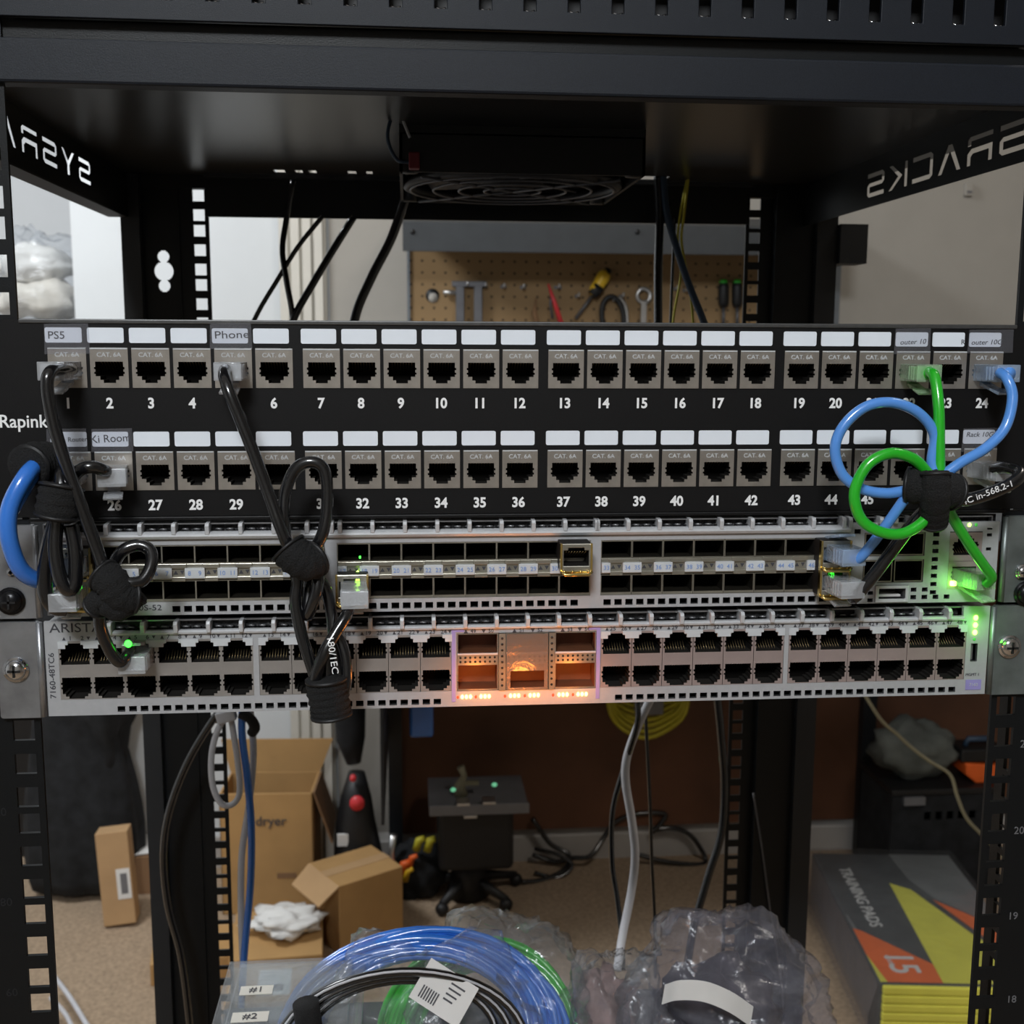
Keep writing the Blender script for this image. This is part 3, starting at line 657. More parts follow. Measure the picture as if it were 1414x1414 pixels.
def screw(e, x, z, m, r=4.2, n=20):
    b = B(); b.cyl((x, -3.6, z), (x, -4.4, z), r*1.25, m, n); b.ball((x, -4.4, z), (r, r*.62, r), m, n, 10)
    b.box(x-r*.6, x+r*.6, -4.4-r*.66, -4.4-r*.5, z-.5, z+.5, M['dark']); b.box(x-.5, x+.5, -4.4-r*.66, -4.4-r*.5, z-r*.6, z+r*.6, M['dark']); b.build('screw', e)
p = at(15, 830, -4); screw(e1, p.x, p.z, M['bscrew'], 5); p = at(16, 790, -4); screw(e1, p.x, p.z, M['screw'], 1.6)
p = at(22, 925, -4); screw(e2, p.x, p.z, M['screw'], 4.6); p = at(1412, 790, -4); screw(e3, p.x, p.z, M['screw'], 3); p = at(1409, 820, -4); screw(e3, p.x+3, p.z, M['bscrew'], 5)
p = at(1394, 893, -4); screw(e4, p.x, p.z, M['screw'], 4.6)
#SECTION2
# ================================================================== PATCH CABLES IN FRONT
def vplug(parent, x, z, m, y0=4, y1=-20, tab=-1, w=5.8, h=3.9, yaw=0., pitch=0., drop=0.):
    """clear modular plug, axis toward the viewer from the jack at (x, z); tab side below (-1) or above (+1)"""
    R = (RZ(yaw) @ RX(pitch)).to_4x4(); Tm = Matrix.Translation((x, -2, z)) @ R @ Matrix.Translation((-x, 2, -z))
    b = B(); b.box(x-w, x+w, y1, y0, z-h, z+h, m); b.box(x-w+.8, x+w-.8, y1+2, y0-5, z-h+1, z-h+1.6, m)
    for i in range(3): b.box(x-w-.3, x+w+.3, y1+3+i*2.4, y1+4+i*2.4, z-h+.8, z+h-.8, m)
    b.xform(Tm); o = b.build('plug', parent, bev=.5)
    c = B(); s_ = tab; zz = z+s_*h
    c.prismx([(2, zz), (2, zz+s_*1.2), (-8, zz+s_*3.6), (-16, zz+s_*5.6), (-18.5, zz+s_*5.2), (-17, zz+s_*4.2), (-8, zz+s_*2.2), (-2, zz)], x-2.6, x+2.6, m)
    c.prismx([(-12, zz+s_*4.0), (-18.5, zz+s_*5.8), (-19.5, zz+s_*4.8), (-12, zz+s_*3)], x-4, x+4, m)
    c.xform(Tm); c.build('latch', o, bev=.2)
    g = B()
    for i in range(8): g.box(x-4.3+i*1.2, x-3.9+i*1.2, -1, y0-.2, z-tab*h-tab*.1-.2, z-tab*h-tab*.1+.2, M['gold'])
    g.xform(Tm); g.build('contacts', o); return o
def cord(parent, L, r, m, n=9, name='cord'):
    b = B(); b.tube(path(L, n), r, m, 14); return b.build(name, parent)
def tie(label, L, r, tail=None, w=9, m='velcro'):
    """hook-and-loop strap wound round a bundle along the points of L"""
    P = path(L, 6); t = thing('cable_tie', label, 'cable tie', P[0], 'black hook-and-loop cable ties'); b = B(); N = len(P)
    rr = [r*(1+.06*math.sin(i*2.3))*(.86 if i in (0, N-1) else 1) for i in range(N)]
    b.tube(P, rr, M[m], 22)
    for q in (1, N-2): b.tube([P[q]+(P[min(q+1, N-1)]-P[q-1]).normalized()*k_ for k_ in (-.6, .6)], r*1.05, M['dark'], 22)
    b.build('strap', t)
    if tail:
        b = B(); TP = path(tail, 6); b.tube(TP, (w*.5, .9), M[m], 10, flat=(.3, 0, 1)) if False else b.tube(TP, [(w*.5, 1.1)]*len(TP) if False else w*.42, M[m], 10); b.build('strap_end', t)
    return t
def mod(label, x, z, depth=13, m='brass', face='sfp', open_=True, grp='copper transceivers in the upper switch'):
    t = thing('transceiver_module', label, 'transceiver', (x, -3, z-7), grp); hw, hh = 6.9, 6.6
    H = [(x-5.6, x+5.6, z-3.6, z+3.4), (x-3.6, x+3.6, z+3.4, z+4.6)]
    b = B(); b.plate(x-hw, x+hw, z-hh, z+hh, -depth, 4, H, M[face], M['jackin']); b.box(x-5.6, x+5.6, 2, 3, z-4, z+4.6, M['dark']); b.build('housing', t, bev=.4)
    c = B()
    for x0, x1, z0, z1 in ((x-hw-.4, x-hw+.5, z-hh, z+hh), (x+hw-.5, x+hw+.4, z-hh, z+hh), (x-hw, x+hw, z-hh-.4, z-hh+.6)): c.box(x0, x1, -depth-.7, -depth+2, z0, z1, M[m])
    c.tube([(x-hw, -depth-1.5, z-hh+.6), (x-hw+1.5, -depth-2.4, z-hh-.6), (x+hw-1.5, -depth-2.4, z-hh-.6), (x+hw, -depth-1.5, z-hh+.6)], .8, M[m], 8)
    for i in range(4):
        c.ball((x-hw+1.5+i*3.6, -depth-.9, z-hh+.5), .7, M[m], 8, 6)
    c.build('bail_latch', t)
    g = B()
    for i in range(8): q_ = x-4.4+i*1.26; g.tube([(q_, -depth+1, z+2.8), (q_, -depth+8, z+.4), (q_, 0, z-2.4)], .25, M['gold'], 4)
    g.build('contact_pins', t); return t
sx1 = lambda bank, col: banks[bank][0]+(banks[bank][1]-banks[bank][0])/8*(col-.5)
mod('empty gold-edged copper transceiver sticking out right of the middle bank', sx1(1, 8)-1.2, -105.0, 15)
mod('gold-edged transceiver holding the black cable at the left of the middle bank', sx1(1, 1)-.3, -118.5, 12)
mod('transceiver with gold edge behind the black cable tie, right end of the left bank', sx1(0, 8), -106.0, 12)
mod('upper gold-edged transceiver at the far left of the upper switch', sx1(0, 1), -105.5, 10)
mod('lower gold-edged transceiver at the far left of the upper switch', sx1(0, 1), -118.5, 13)
mod('gold-edged transceiver holding the blue cable in the right bank', sx1(2, 8)-1, -105.5, 12)
mod('gold-edged transceiver holding the black cable in the right bank', sx1(2, 8)-1, -118.5, 12)
ja = lambda k, r: (jx(k), -22.0-45*r)
def cable(label, base, grp='black patch cables'): return thing('patch_cable', label, 'network cable', base, grp)
# A: port 1 down to the lower switch
t = cable('black patch cable from port 1 down to the lower switch', at(97, 620, -30))
vplug(t, *ja(1, 0), M['plug'], yaw=-6)
cord(t, [(100, 510, -6), (84, 510, -20), (68, 516, -30), (66, 545, -32), (78, 600, -33), (98, 660, -34), (120, 720, -34), (140, 775, -34), (150, 810, -36), (172, 806, -38), (196, 802, -36), (209, 780, -32), (207, 760, -28), (190, 753, -27), (168, 762, -28), (152, 790, -26), (140, 830, -27), (138, 862, -26), (150, 895, -24), (165, 914, -22), (176, 905, -18), (180, 895, -10)], 2.65, M['cblack'])
p = at(181, 890, -3); xq = gb[0][0]+(gb[0][1]-gb[0][0])/6*2.5
vplug(t, xq, -149.3, M['plug'], tab=1)
b = B(); q_ = at(177, 889, -22); b.ball(q_, (1.6, .8, 1.7), M['ledg'], 10, 6); b.build('led_glimmer', t)  # glowing bead standing for the port LED's glimmer in the plug
tie('black fabric cable tie low on the left bank of the upper switch', [(140, 792, -36), (154, 804, -38), (168, 822, -37), (188, 824, -34)], 7.2)
tie('wide black fabric strap under the left loop, above the maker name', [(130, 840, -33), (144, 828, -36), (164, 840, -36), (192, 816, -34)], 5.6)
# B: port 5 to middle bank
t = cable('long black patch cable from port 5 down to the middle module bank', at(380, 660, -30))
vplug(t, *ja(5, 0), M['plug'])
cord(t, [(322, 510, -6), (310, 512, -22), (314, 535, -32), (332, 580, -34), (352, 630, -35), (372, 685, -36), (390, 735, -38), (410, 775, -36), (428, 765, -31), (446, 735, -31), (452, 690, -29), (448, 650, -28), (430, 638, -28), (408, 648, -28), (394, 680, -29), (392, 720, -31), (400, 765, -30), (410, 800, -30), (408, 830, -31), (416, 875, -32), (432, 925, -33), (446, 968, -34), (466, 975, -35), (478, 940, -34), (476, 905, -32), (464, 880, -30), (452, 905, -31), (452, 950, -33), (444, 985, -35), (436, 940, -38), (446, 905, -39), (462, 876, -36), (478, 850, -32), (484, 832, -24)], 2.6, M['cblack'], 8)
vplug(t, sx1(1, 1)-.3, -118.8, M['plug'], y0=-6, y1=-33, tab=-1, yaw=4)
b = B(); cv = [at(455, 915, -42.5), at(452, 940, -42.5), at(450, 965, -42.5)]
b.text('180/1EC', at(459, 905, -43).x, at(459, 905, -43).z, 4.0, -42.6, M['print_white'], rot=1.45, wx=1.2); b.build('jacket_print', t)
t = cable('short black patch cable looped beside the lower bundle', at(430, 820, -30))
vplug(t, sx1(0, 8), -106, M['plug'], y0=-6, y1=-24)
cord(t, [(436, 770, -24), (440, 790, -31), (436, 820, -34), (424, 850, -30), (430, 800, -24), (448, 810, -24), (458, 850, -26), (462, 900, -30), (470, 940, -32), (464, 975, -33)], 2.6, M['cblack'])
tie('black fabric cable tie over the right end of the left module bank', [(396, 755, -36), (408, 768, -37), (424, 776, -36), (436, 770, -33)], 8.0)
tie('black fabric cable tie at the bottom of the hanging bundle below the lower switch', [(450, 935, -36), (452, 955, -36), (456, 975, -36), (458, 990, -36)], 8.6)
# left bundle
t = cable('black patch cable from port 25 looping down at the far left of the switches', at(85, 760, -30))
vplug(t, *ja(25-24, 1), M['plug'])
cord(t, [(96, 650, -10), (86, 652, -24), (84, 680, -30), (76, 720, -30), (64, 770, -28), (62, 815, -27), (74, 838, -26), (92, 842, -24)], 3.2, M['cblack'])
cord(t, [(78, 715, -30), (76, 760, -32), (84, 800, -33), (96, 815, -32), (104, 800, -31), (104, 760, -30), (98, 725, -29)], 3.1, M['cblack'], name='loop')
vplug(t, sx1(0, 1), -118.8, M['plug'], y0=-6, y1=-30, yaw=0)
tie('black fabric cable tie below the strip named for the router', [(86, 668, -30), (82, 690, -31), (78, 716, -31)], 8.8)
t = cable('black patch cable from port 26 bending left behind its neighbours', at(140, 650, -20))
vplug(t, *ja(2, 1), M['plug'], yaw=10)
cord(t, [(158, 655, -8), (145, 650, -20), (128, 645, -24), (112, 648, -24), (100, 660, -22), (90, 675, -20)], 2.7, M['cblack'])
t = cable('thick blue cable curving down at the left edge of the rack', at(20, 720, -30), None)
cord(t, [(52, 640, -22), (34, 660, -32), (14, 700, -36), (12, 740, -36), (26, 782, -32), (48, 800, -26), (72, 800, -18), (84, 780, -14)], 3.6, M['cblue'])
cord(t, [(50, 646, -24), (32, 676, -28), (18, 700, -26), (2, 722, -26), (-20, 745, -26)], 3.3, M['cblue'], name='second_strand')
vplug(t, sx1(0, 1), -105.5, M['plugb'], y0=-4, y1=-22, tab=1)
tie('round black fabric cable tie on the thick blue cable at the left edge', [(66, 640, -14), (50, 640, -20), (38, 645, -26)], 9.0)
# right bundle
t = cable('bright green patch cable from port 22 looping down to the management port', at(1292, 640, -35), None)
vplug(t, *ja(22, 0), M['plugg'], yaw=0)
b = B(); j_ = ja(22, 0); b.cyl((j_[0], -2, j_[1]), (j_[0], -21, j_[1]), 2.9, M['cgreen'], 12); b.build('inner_cord', t)
cord(t, [(1284, 513, -21), (1291, 522, -27), (1296, 560, -32), (1297, 610, -34), (1296, 660, -36), (1283, 655, -38), (1262, 634, -40), (1230, 626, -41), (1198, 642, -41), (1180, 680, -41), (1188, 715, -41), (1212, 733, -41), (1245, 737, -41), (1275, 720, -40), (1294, 692, -38), (1298, 680, -36), (1314, 712, -32), (1336, 748, -28), (1358, 780, -24), (1369, 796, -21), (1362, 806, -17)], 2.45, M['cgreen'], 10)
vplug(t, 205.3, -118.4, M['plugg'], y0=2, y1=-17, yaw=18)
t = cable('light blue patch cable from port 24 coiling left to the right module bank', at(1230, 600, -35), None)
vplug(t, *ja(24, 0), M['plugb'], yaw=6)
b = B(); j_ = ja(24, 0); b.cyl((j_[0], -2, j_[1]), (j_[0]+2, -21, j_[1]), 2.8, M['clblue'], 12); b.build('inner_cord', t)
cord(t, [(1380, 514, -21), (1391, 524, -27), (1398, 550, -30), (1388, 590, -32), (1362, 618, -34), (1328, 638, -36), (1300, 655, -36), (1287, 640, -34), (1290, 600, -33), (1268, 570, -33), (1232, 556, -33), (1195, 562, -33), (1165, 588, -33), (1153, 620, -33), (1163, 655, -33), (1190, 675, -34), (1225, 681, -35), (1262, 676, -36), (1250, 688, -36), (1226, 722, -33), (1205, 750, -29), (1185, 772, -24), (1172, 768, -18)], 2.35, M['clblue'], 10)
vplug(t, sx1(2, 8)-1, -104.5, M['plugb'], y0=-4, y1=-26, tab=1, yaw=8)
t = cable('black patch cable from port 48 with white jacket print, running down left', at(1360, 670, -35))
vplug(t, *ja(24, 1), M['plug'], yaw=14)
cord(t, [(1372, 648, -16), (1392, 646, -24), (1408, 652, -30), (1402, 664, -34), (1370, 680, -35), (1335, 690, -36), (1300, 690, -37), (1270, 712, -33), (1240, 750, -28), (1210, 790, -26), (1185, 820, -24), (1178, 826, -20)], 2.9, M['cblack'])
vplug(t, sx1(2, 8)-1, -119, M['plug'], y0=-6, y1=-28, yaw=6)
p = at(1365, 681, -39.5); b = B(); b.text('4C in-568.2-1', p.x, p.z, 4.0, -39, M['print_white'], rot=-.36, wx=1.1); b.build('jacket_print', t)
tie('black fabric cable tie gathering the green and blue cables on the right', [(1250, 670, -34), (1275, 672, -38), (1300, 676, -40), (1318, 680, -38)], 8.0)
tie('black fabric strap end hanging under the right cable tie', [(1292, 650, -44), (1292, 680, -45), (1290, 706, -40), (1288, 722, -36)], 6.2)

# ================================================================== CABLES BEHIND THE PANEL
def rear(label, strands, name='power_cable', cat_='cable', grp=None):
    t = None
    for i, (L, r, m) in enumerate(strands):
        if t is None: t = thing(name, label, cat_, path(L, 2)[0], grp)
        cord(t, L, r, M[m], 8, 'cord')
    return t
rear('thickest black cable slanting from the fan down to the panel', [([(580, 232, 440), (560, 275, 440), (540, 330, 438), (512, 385, 434), (490, 440, 430), (480, 520, 425), (474, 640, 455), (474, 800, 462)], 3.9, 'cblack')])
rear('thin black cable bowing left behind the panel top', [([(405, 250, 440), (396, 300, 440), (390, 345, 436), (396, 390, 430), (404, 440, 428), (406, 520, 425), (410, 640, 455), (410, 800, 462)], 2.4, 'cblack')])
rear('thin black cable crossing from right to left over the white wall', [([(446, 298, 440), (412, 340, 436), (384, 385, 432), (352, 440, 428), (330, 500, 425), (322, 640, 455), (322, 800, 462)], 1.9, 'cblack')])
rear('black cable slanting in front of the cream door trim', [([(488, 300, 442), (460, 345, 436), (432, 392, 430), (406, 440, 426), (390, 500, 425), (386, 640, 455), (386, 800, 462)], 3.0, 'cblack')])
rear('black cable hanging straight in front of the pegboard', [([(908, 240, 440), (911, 300, 440), (909, 370, 436), (909, 440, 430), (909, 520, 425), (908, 640, 455), (908, 800, 462)], 3.6, 'cblack')])
rear('dusty blue-black cable slanting right in front of the pegboard', [([(915, 232, 438), (920, 290, 438), (935, 345, 434), (952, 395, 430), (972, 445, 426), (990, 500, 425), (1000, 640, 455), (1000, 800, 462)], 3.0, 'cdblue')])
rear('two thin yellow cables beside the dusty blue one', [([(952, 235, 452), (944, 300, 450), (941, 330, 450), (946, 365, 446), (955, 420, 440), (960, 500, 436), (966, 640, 455), (966, 800, 462)], 1.1, 'cyel'), ([(950, 240, 455), (938, 305, 452), (936, 340, 452), (940, 380, 446), (930, 440, 440), (928, 500, 436), (926, 640, 455), (926, 800, 462)], 1.0, 'cyel')])
rear('thin black cable dangling right of the wrenches', [([(932, 300, 456), (929, 370, 450), (926, 445, 446), (924, 500, 440), (924, 640, 455), (924, 800, 462)], 1.3, 'cblack')])
# below the switches
rear('black cable bowing down beside the left rear post', [([(320, 960, 420), (290, 1000, 425), (258, 1055, 430), (234, 1120, 434), (226, 1180, 436), (232, 1250, 436), (250, 1320, 436), (262, 1414, 436), (268, 1500, 436)], 3.2, 'cblack')])
rear('thick black cable hanging beside the right rear post', [([(990, 960, 440), (995, 1010, 440), (1000, 1080, 440), (996, 1150, 436), (978, 1210, 430), (958, 1280, 420), (948, 1340, 410)], 3.6, 'cblack')])
rear('long white flat cable hanging in the middle below the switches', [([(902, 958, 400), (882, 1000, 400), (866, 1045, 398), (864, 1080, 396), (872, 1130, 392), (877, 1180, 388), (872, 1230, 384), (860, 1290, 370), (852, 1340, 350)], 3.6, 'cwhite')])
rear('black cable twisting round the white cable', [([(880, 960, 390), (880, 1000, 390), (862, 1060, 400), (846, 1120, 404), (845, 1190, 400), (852, 1240, 392), (858, 1290, 380), (860, 1340, 360)], 2.4, 'cblack')])
rear('thin black cable hanging right of the white cable', [([(890, 962, 430), (894, 1040, 430), (898, 1120, 430), (900, 1190, 428), (904, 1270, 424), (905, 1350, 420)], 1.6, 'cblack')])
rear('royal blue cable hanging beside the left rear post strip', [([(336, 960, 430), (334, 1010, 430), (341, 1070, 430), (347, 1140, 430), (346, 1220, 430), (338, 1310, 430), (332, 1400, 430)], 3.2, 'cblue')], 'network_cable', 'network cable')
rear('white cable hanging right behind the royal blue one', [([(345, 975, 446), (350, 1040, 446), (344, 1110, 446), (334, 1180, 446), (333, 1260, 446), (336, 1340, 446)], 3.0, 'cwhite')], 'network_cable', 'network cable')
t = thing('white_strap', 'white cable strap looped through the left rear post below the switches', 'strap', at(310, 1050, 425))
b = B(); LP_ = path([(315, 985, 425), (300, 1010, 422), (292, 1045, 420), (294, 1085, 420), (306, 1110, 420), (322, 1110, 422), (331, 1092, 424), (328, 1050, 426), (322, 1010, 427), (318, 985, 426)]); b.tube(LP_, 2.6, M['cwhite'], 10); b.build('loop', t)
b = B(); p = at(315, 988, 424); b.box(p.x-9, p.x+7, 416, 426, p.z-4, p.z+6, M['cwhite'], R=RY(-14)); b.build('knot', t, bev=1.5)
b = B(); b.tube(path([(332, 985, 420), (345, 992, 418), (352, 1004, 420), (348, 1012, 424)]), 4.4, M['velcro'], 12); tag(b.build('cable_tie'), 'small black tie at the top of the white strap and blue cable', 'cable tie')
rear('thin black wire leaning along the right rear post', [([(1040, 1095, 470), (1052, 1170, 468), (1064, 1260, 466), (1078, 1350, 464), (1082, 1400, 464)], .9, 'gunmetal')])

# ================================================================== WORKBENCH AND WALL
YB = 2040
wb = thing('workbench', 'grey steel workbench with a pegboard back and a hood along the top', 'workbench', (420, 1850, -1240))
px0, px1 = at(566, 400, YB).x, at(1146, 400, YB).x; zt = at(700, 345, YB).z
b = B(); b.box(px0, px1, YB, YB+6, -330, zt, M['peg']); hx = at(597, 408, YB)
b.build('pegboard', wb)
b = B(); b.cyl((hx.x, YB-1.2, hx.z), (hx.x, YB+.5, hx.z), 15, M['dark'], 24); b.cyl((hx.x+2, YB-1.6, hx.z-5), (hx.x+2, YB-.6, hx.z-5), 10.5, M['wallb'], 24); b.build('cable_hole', wb)
b = B(); b.box(px0-6, px0, YB-6, YB+8, -330, zt, M['bench']); b.build('pegboard_frame', wb); b = B(); b.box(px1, px1+22, YB-6, YB+8, -330, zt, M['bench']); b.build('pegboard_frame', wb)
hx0, hx1 = at(556, 330, 1850).x, at(1182, 330, 1850).x; hz0, hz1 = at(700, 348, 1850).z, at(700, 308, 1850).z
b = B(); b.prismx([(1850, hz0), (1850, hz1), (YB+30, hz1+40), (YB+30, hz1+30), (1862, hz1-6), (1862, hz0)], hx0, hx1, mat('hood_steel', (.048, .053, .058), .5, .4, .08, 30)); b.build('hood', wb)
b = B(); b.box(hx1-70, hx1+4, 1845, YB+20, hz0-14, hz1+2, M['header']); b.build('hood_end_cap', wb)
for xx in (570, 880, 1130): p = at(xx, 320, 1849); b = B(); b.cyl((p.x, 1849, p.z), (p.x, 1846, p.z), 5, M['dark'], 12); b.build('bolt', wb)
bx0, bx1 = at(542, 1000, 1700).x, at(1380, 1000, 1700).x
b = B(); b.box(bx0-20, 1560, 1500, YB+36, -372, -332, M['bench']); b.build('bench_top', wb, bev=3)
for lx_, ly_ in ((bx0, 2030), (at(1190, 1100, 2040).x, 2030), (1520, 2030), (1520, 1520)):
    b = B(); b.box(lx_-16, lx_+16, ly_-14, ly_+14, -1240, -372, M['rackside']); b.build('leg', wb)
b = B(); b.box(bx0-16, 1540, 2050, 2056, -1155, -372, M['benchshade']); b.build('shade_panel', wb)  # added sheet; shade and orange haze on the wall put into its brown
b = B(); b.box(bx0-20, bx0-14, 1520, 2050, -900, -372, M['rackside']); b.build('side_panel', wb)
# tools on the pegboard
def hang(name, label, cat_, px, py, grp=None): return thing(name, label, cat_, at(px, py, YB-6), grp)
t = hang('clamp', 'grey steel clamp with two long jaws hanging on the pegboard', 'clamp', 540, 395)
p0, p1 = at(624, 392, YB-10), at(672, 392, YB-10); b = B(); b.box(p0.x, p1.x, YB-16, YB-4, p0.z-6, p0.z+6, M['gunmetal']); b.build('bar', t, bev=1)
for q in (635, 660): p = at(q, 395, YB-10); b = B(); b.box(p.x-9, p.x+9, YB-18, YB-4, p.z-110, p.z, M['gunmetal']); b.build('jaw', t, bev=1)
p = at(621, 404, YB-10); b = B(); b.cyl((p.x-14, YB-12, p.z), (p.x+14, YB-12, p.z), 5, M['chrome'], 12); b.build('screw_handle', t)
for i, (q, y_, w_) in enumerate(((645, 395, 9), (670, 396, 7), (695, 397, 9), (722, 398, 9), (770, 398, 12), (797, 410, 8), (858, 410, 7), (932, 400, 8), (945, 402, 7))):
    p = at(q, y_, YB); b = B(); b.tube([(p.x, YB, p.z+3), (p.x, YB-16, p.z), (p.x, YB-26, p.z+1), (p.x, YB-28, p.z+8)], 2.2, M['chrome'], 8); b.box(p.x-w_*.7, p.x+w_*.7, YB-3, YB, p.z-2, p.z+5, M['gunmetal'])
    tag(b.build('pegboard_hook', origin=(p.x, YB, p.z)), 'small steel hook pushed into the tan pegboard', 'hook', 'pegboard hooks')
t = hang('pliers', 'red handled pliers hanging on the pegboard', 'pliers', 762, 420)
b = B(); b.tube([at(757, 392, YB-12), at(765, 415, YB-14), at(776, 450, YB-14)], [2, 5, 6], M['red'], 10); b.build('handle', t)
b = B(); b.tube([at(763, 440, YB-12), at(760, 420, YB-12), at(762, 405, YB-12)], 3, M['gunmetal'], 8); b.build('jaw', t)
b = B(); b.tube([at(740, 412, YB-8), at(738, 432, YB-8), at(744, 456, YB-8)], [2, 6, 6], M['cardd'], 10); tag(b.build('brown_hand_tool', origin=at(740, 430, YB)), 'small brown hand tool hanging left of the red pliers', 'tool')
t = hang('screwdriver', 'yellow and black screwdriver leaning on the pegboard', 'screwdriver', 825, 400)
a0, a1 = at(838, 374, YB-20), at(818, 408, YB-20); b = B(); L_ = [a0.lerp(a1, k/8) for k in range(9)]; b.tube(L_, [9, 14, 15, 15, 14, 14, 15, 13, 9], M['yel'], 14); b.tube([L_[5]+Vector((2, -2, 0)), L_[8]+Vector((0, -2, 0))], [14.5, 12], M['dark'], 14); b.tube([L_[0]+Vector((4, -3, 4)), L_[4]+Vector((5, -4, 0))], 8, M['dark'], 10); b.build('handle', t)
b = B(); b.cyl(a1, at(795, 440, YB-14), 4, M['gunmetal'], 10); b.build('shaft', t)
t = hang('coiled_black_hose', 'short black hose loop hanging on the pegboard', 'hose', 850, 430)
b = B(); b.tube(path([(862, 460, YB-14), (860, 430, YB-14), (850, 412, YB-14), (838, 412, YB-14), (831, 428, YB-14), (834, 460, YB-14)]), 6, M['dark'], 10); b.build('hose', t)
for q, y_ in ((871, 420), (889, 408)):
    t = hang('wrench', ('open-ended' if q == 889 else 'curved')+' steel wrench hanging on the pegboard', 'wrench', q, y_)
    p = at(q, y_, YB-12); b = B(); b.tube([(p.x+15*math.cos(a/10*math.pi), YB-12, p.z+15*math.sin(a/10*math.pi)) for a in range(-7, 18)] if q == 889 else path([(846, 414, YB-12), (856, 412, YB-12), (864, 425, YB-12), (866, 450, YB-12)]), 4.5, M['chrome'], 8); 
    if q == 889: b.box(p.x-6, p.x+6, YB-16, YB-8, p.z-90, p.z-14, M['chrome'])
    b.build('shank', t)
for q in (887, 889): pass
t = hang('ratchet', 'small chrome ratchet with a round head on the pegboard', 'ratchet', 893, 405); p = at(888+2, 408, YB-12)
p = at(890, 404, YB); p = at(889+0, 408, YB-12)
p = at(888, 405, YB-12); p = at(889, 405, YB-12)
pr = at(890, 405, YB-12); pr = at(888, 405, YB-12); p = at(889, 404, YB-12)
p = at(889+1, 403, YB-12); p2 = at(888, 410, YB-12); px_ = at(890, 400, YB-12).x+30
b = B(); b.ball((px_, YB-14, at(890, 404, YB).z), (8, 6, 11), M['chrome'], 12, 8); b.build('head', t); b = B(); b.cyl((px_, YB-14, at(890, 410, YB).z), (px_, YB-14, at(890, 455, YB).z), 4, M['chrome'], 10); b.build('shank', t)
for q in (999, 1018):
    t = hang('screwdriver', ('left' if q == 999 else 'right')+' of two green and black screwdrivers hanging beside the right rear post', 'screwdriver', q, 410, 'green and black screwdrivers')
    b = B(); b.tube([at(q, 390, YB-14), at(q, 396, YB-14), at(q, 418, YB-14), at(q, 424, YB-14)], [9, 12, 12, 8], M['dark'], 12); b.tube([at(q, 386, YB-14), at(q, 391, YB-14)], [7, 10], M['cgreen'], 12); b.build('handle', t)
    b = B(); b.cyl(at(q, 424, YB-14), at(q, 452, YB-14), 4, M['gunmetal'], 8); b.build('shaft', t)
t = thing('wall_sensor', 'small pale sensor on the beige wall high on the right', 'sensor', at(1337, 262, 2074)); p = at(1337, 262, 2074)
b = B(); b.box(p.x-9, p.x+9, 2068, 2080, p.z-14, p.z+14, M['wallb']); b.build('case', t, bev=2); b = B(); b.box(p.x-6, p.x+6, 2066, 2068, p.z-8, p.z-3, M['grey']); b.build('lens', t)
# yellow coil hanging under the bench
yc = thing('yellow_cable_coil', 'coiled yellow extension cable hanging under the workbench', 'cable coil', at(895, 985, 1950))
for k in range(6):
    c0 = at(895, 960-3*k, 1940+k*5); b = B(); rx_, rz_ = 92-4*(k % 3), 92-9*k
    b.tube([(c0.x+rx_*math.cos(a*math.pi/16), 1940+k*5+6*math.sin(a), c0.z-6+rz_*math.sin(a*math.pi/16)) for a in range(33)], 5.5, M['cyel'], 8, cap=False); b.build('loop', yc)
b = B(); p = at(895, 962, 1950); b.box(p.x-30, p.x+34, 1935, 1965, p.z-40, p.z+130, M['grey']); b.build('hook_bracket', yc, bev=4)
t = thing('blue_pouch', 'blurred blue pouch hanging under the left end of the workbench', 'pouch', at(582, 1000, 1900)); p = at(582, 1000, 1900)
b = B(); b.box(p.x-26, p.x+26, 1890, 1915, p.z-28, p.z+190, M['cblue']); b.build('body', t, bev=6); b = B(); b.box(p.x-28, p.x+28, 1888, 1917, p.z+188, p.z+196, M['dark']); b.build('clip', t)
# black cords in front of the baseboard
rear('tangled black cord lying along the baseboard under the workbench', [([(735, 1130, 2030), (760, 1165, 2030), (785, 1180, 2020), (780, 1200, 1990), (750, 1215, 1960), (720, 1218, 1940)], 6, 'cblack'), ([(735, 1180, 2040), (765, 1190, 2030), (790, 1185, 2020), (815, 1182, 2010), (835, 1155, 2036), (850, 1135, 2044), (880, 1124, 2046), (918, 1124, 2046), (910, 1140, 2044), (900, 1150, 2044)], 6, 'cblack'), ([(900, 1146, 2044), (930, 1144, 2044), (955, 1155, 2042), (974, 1185, 2030), (965, 1194, 2010), (920, 1190, 2010), (880, 1180, 2020)], 6, 'cblack'), ([(738, 1205, 1980), (770, 1212, 1970), (790, 1195, 1990), (770, 1180, 2010), (738, 1172, 2030)], 5, 'cblack')], 'extension_cable', 'cable')

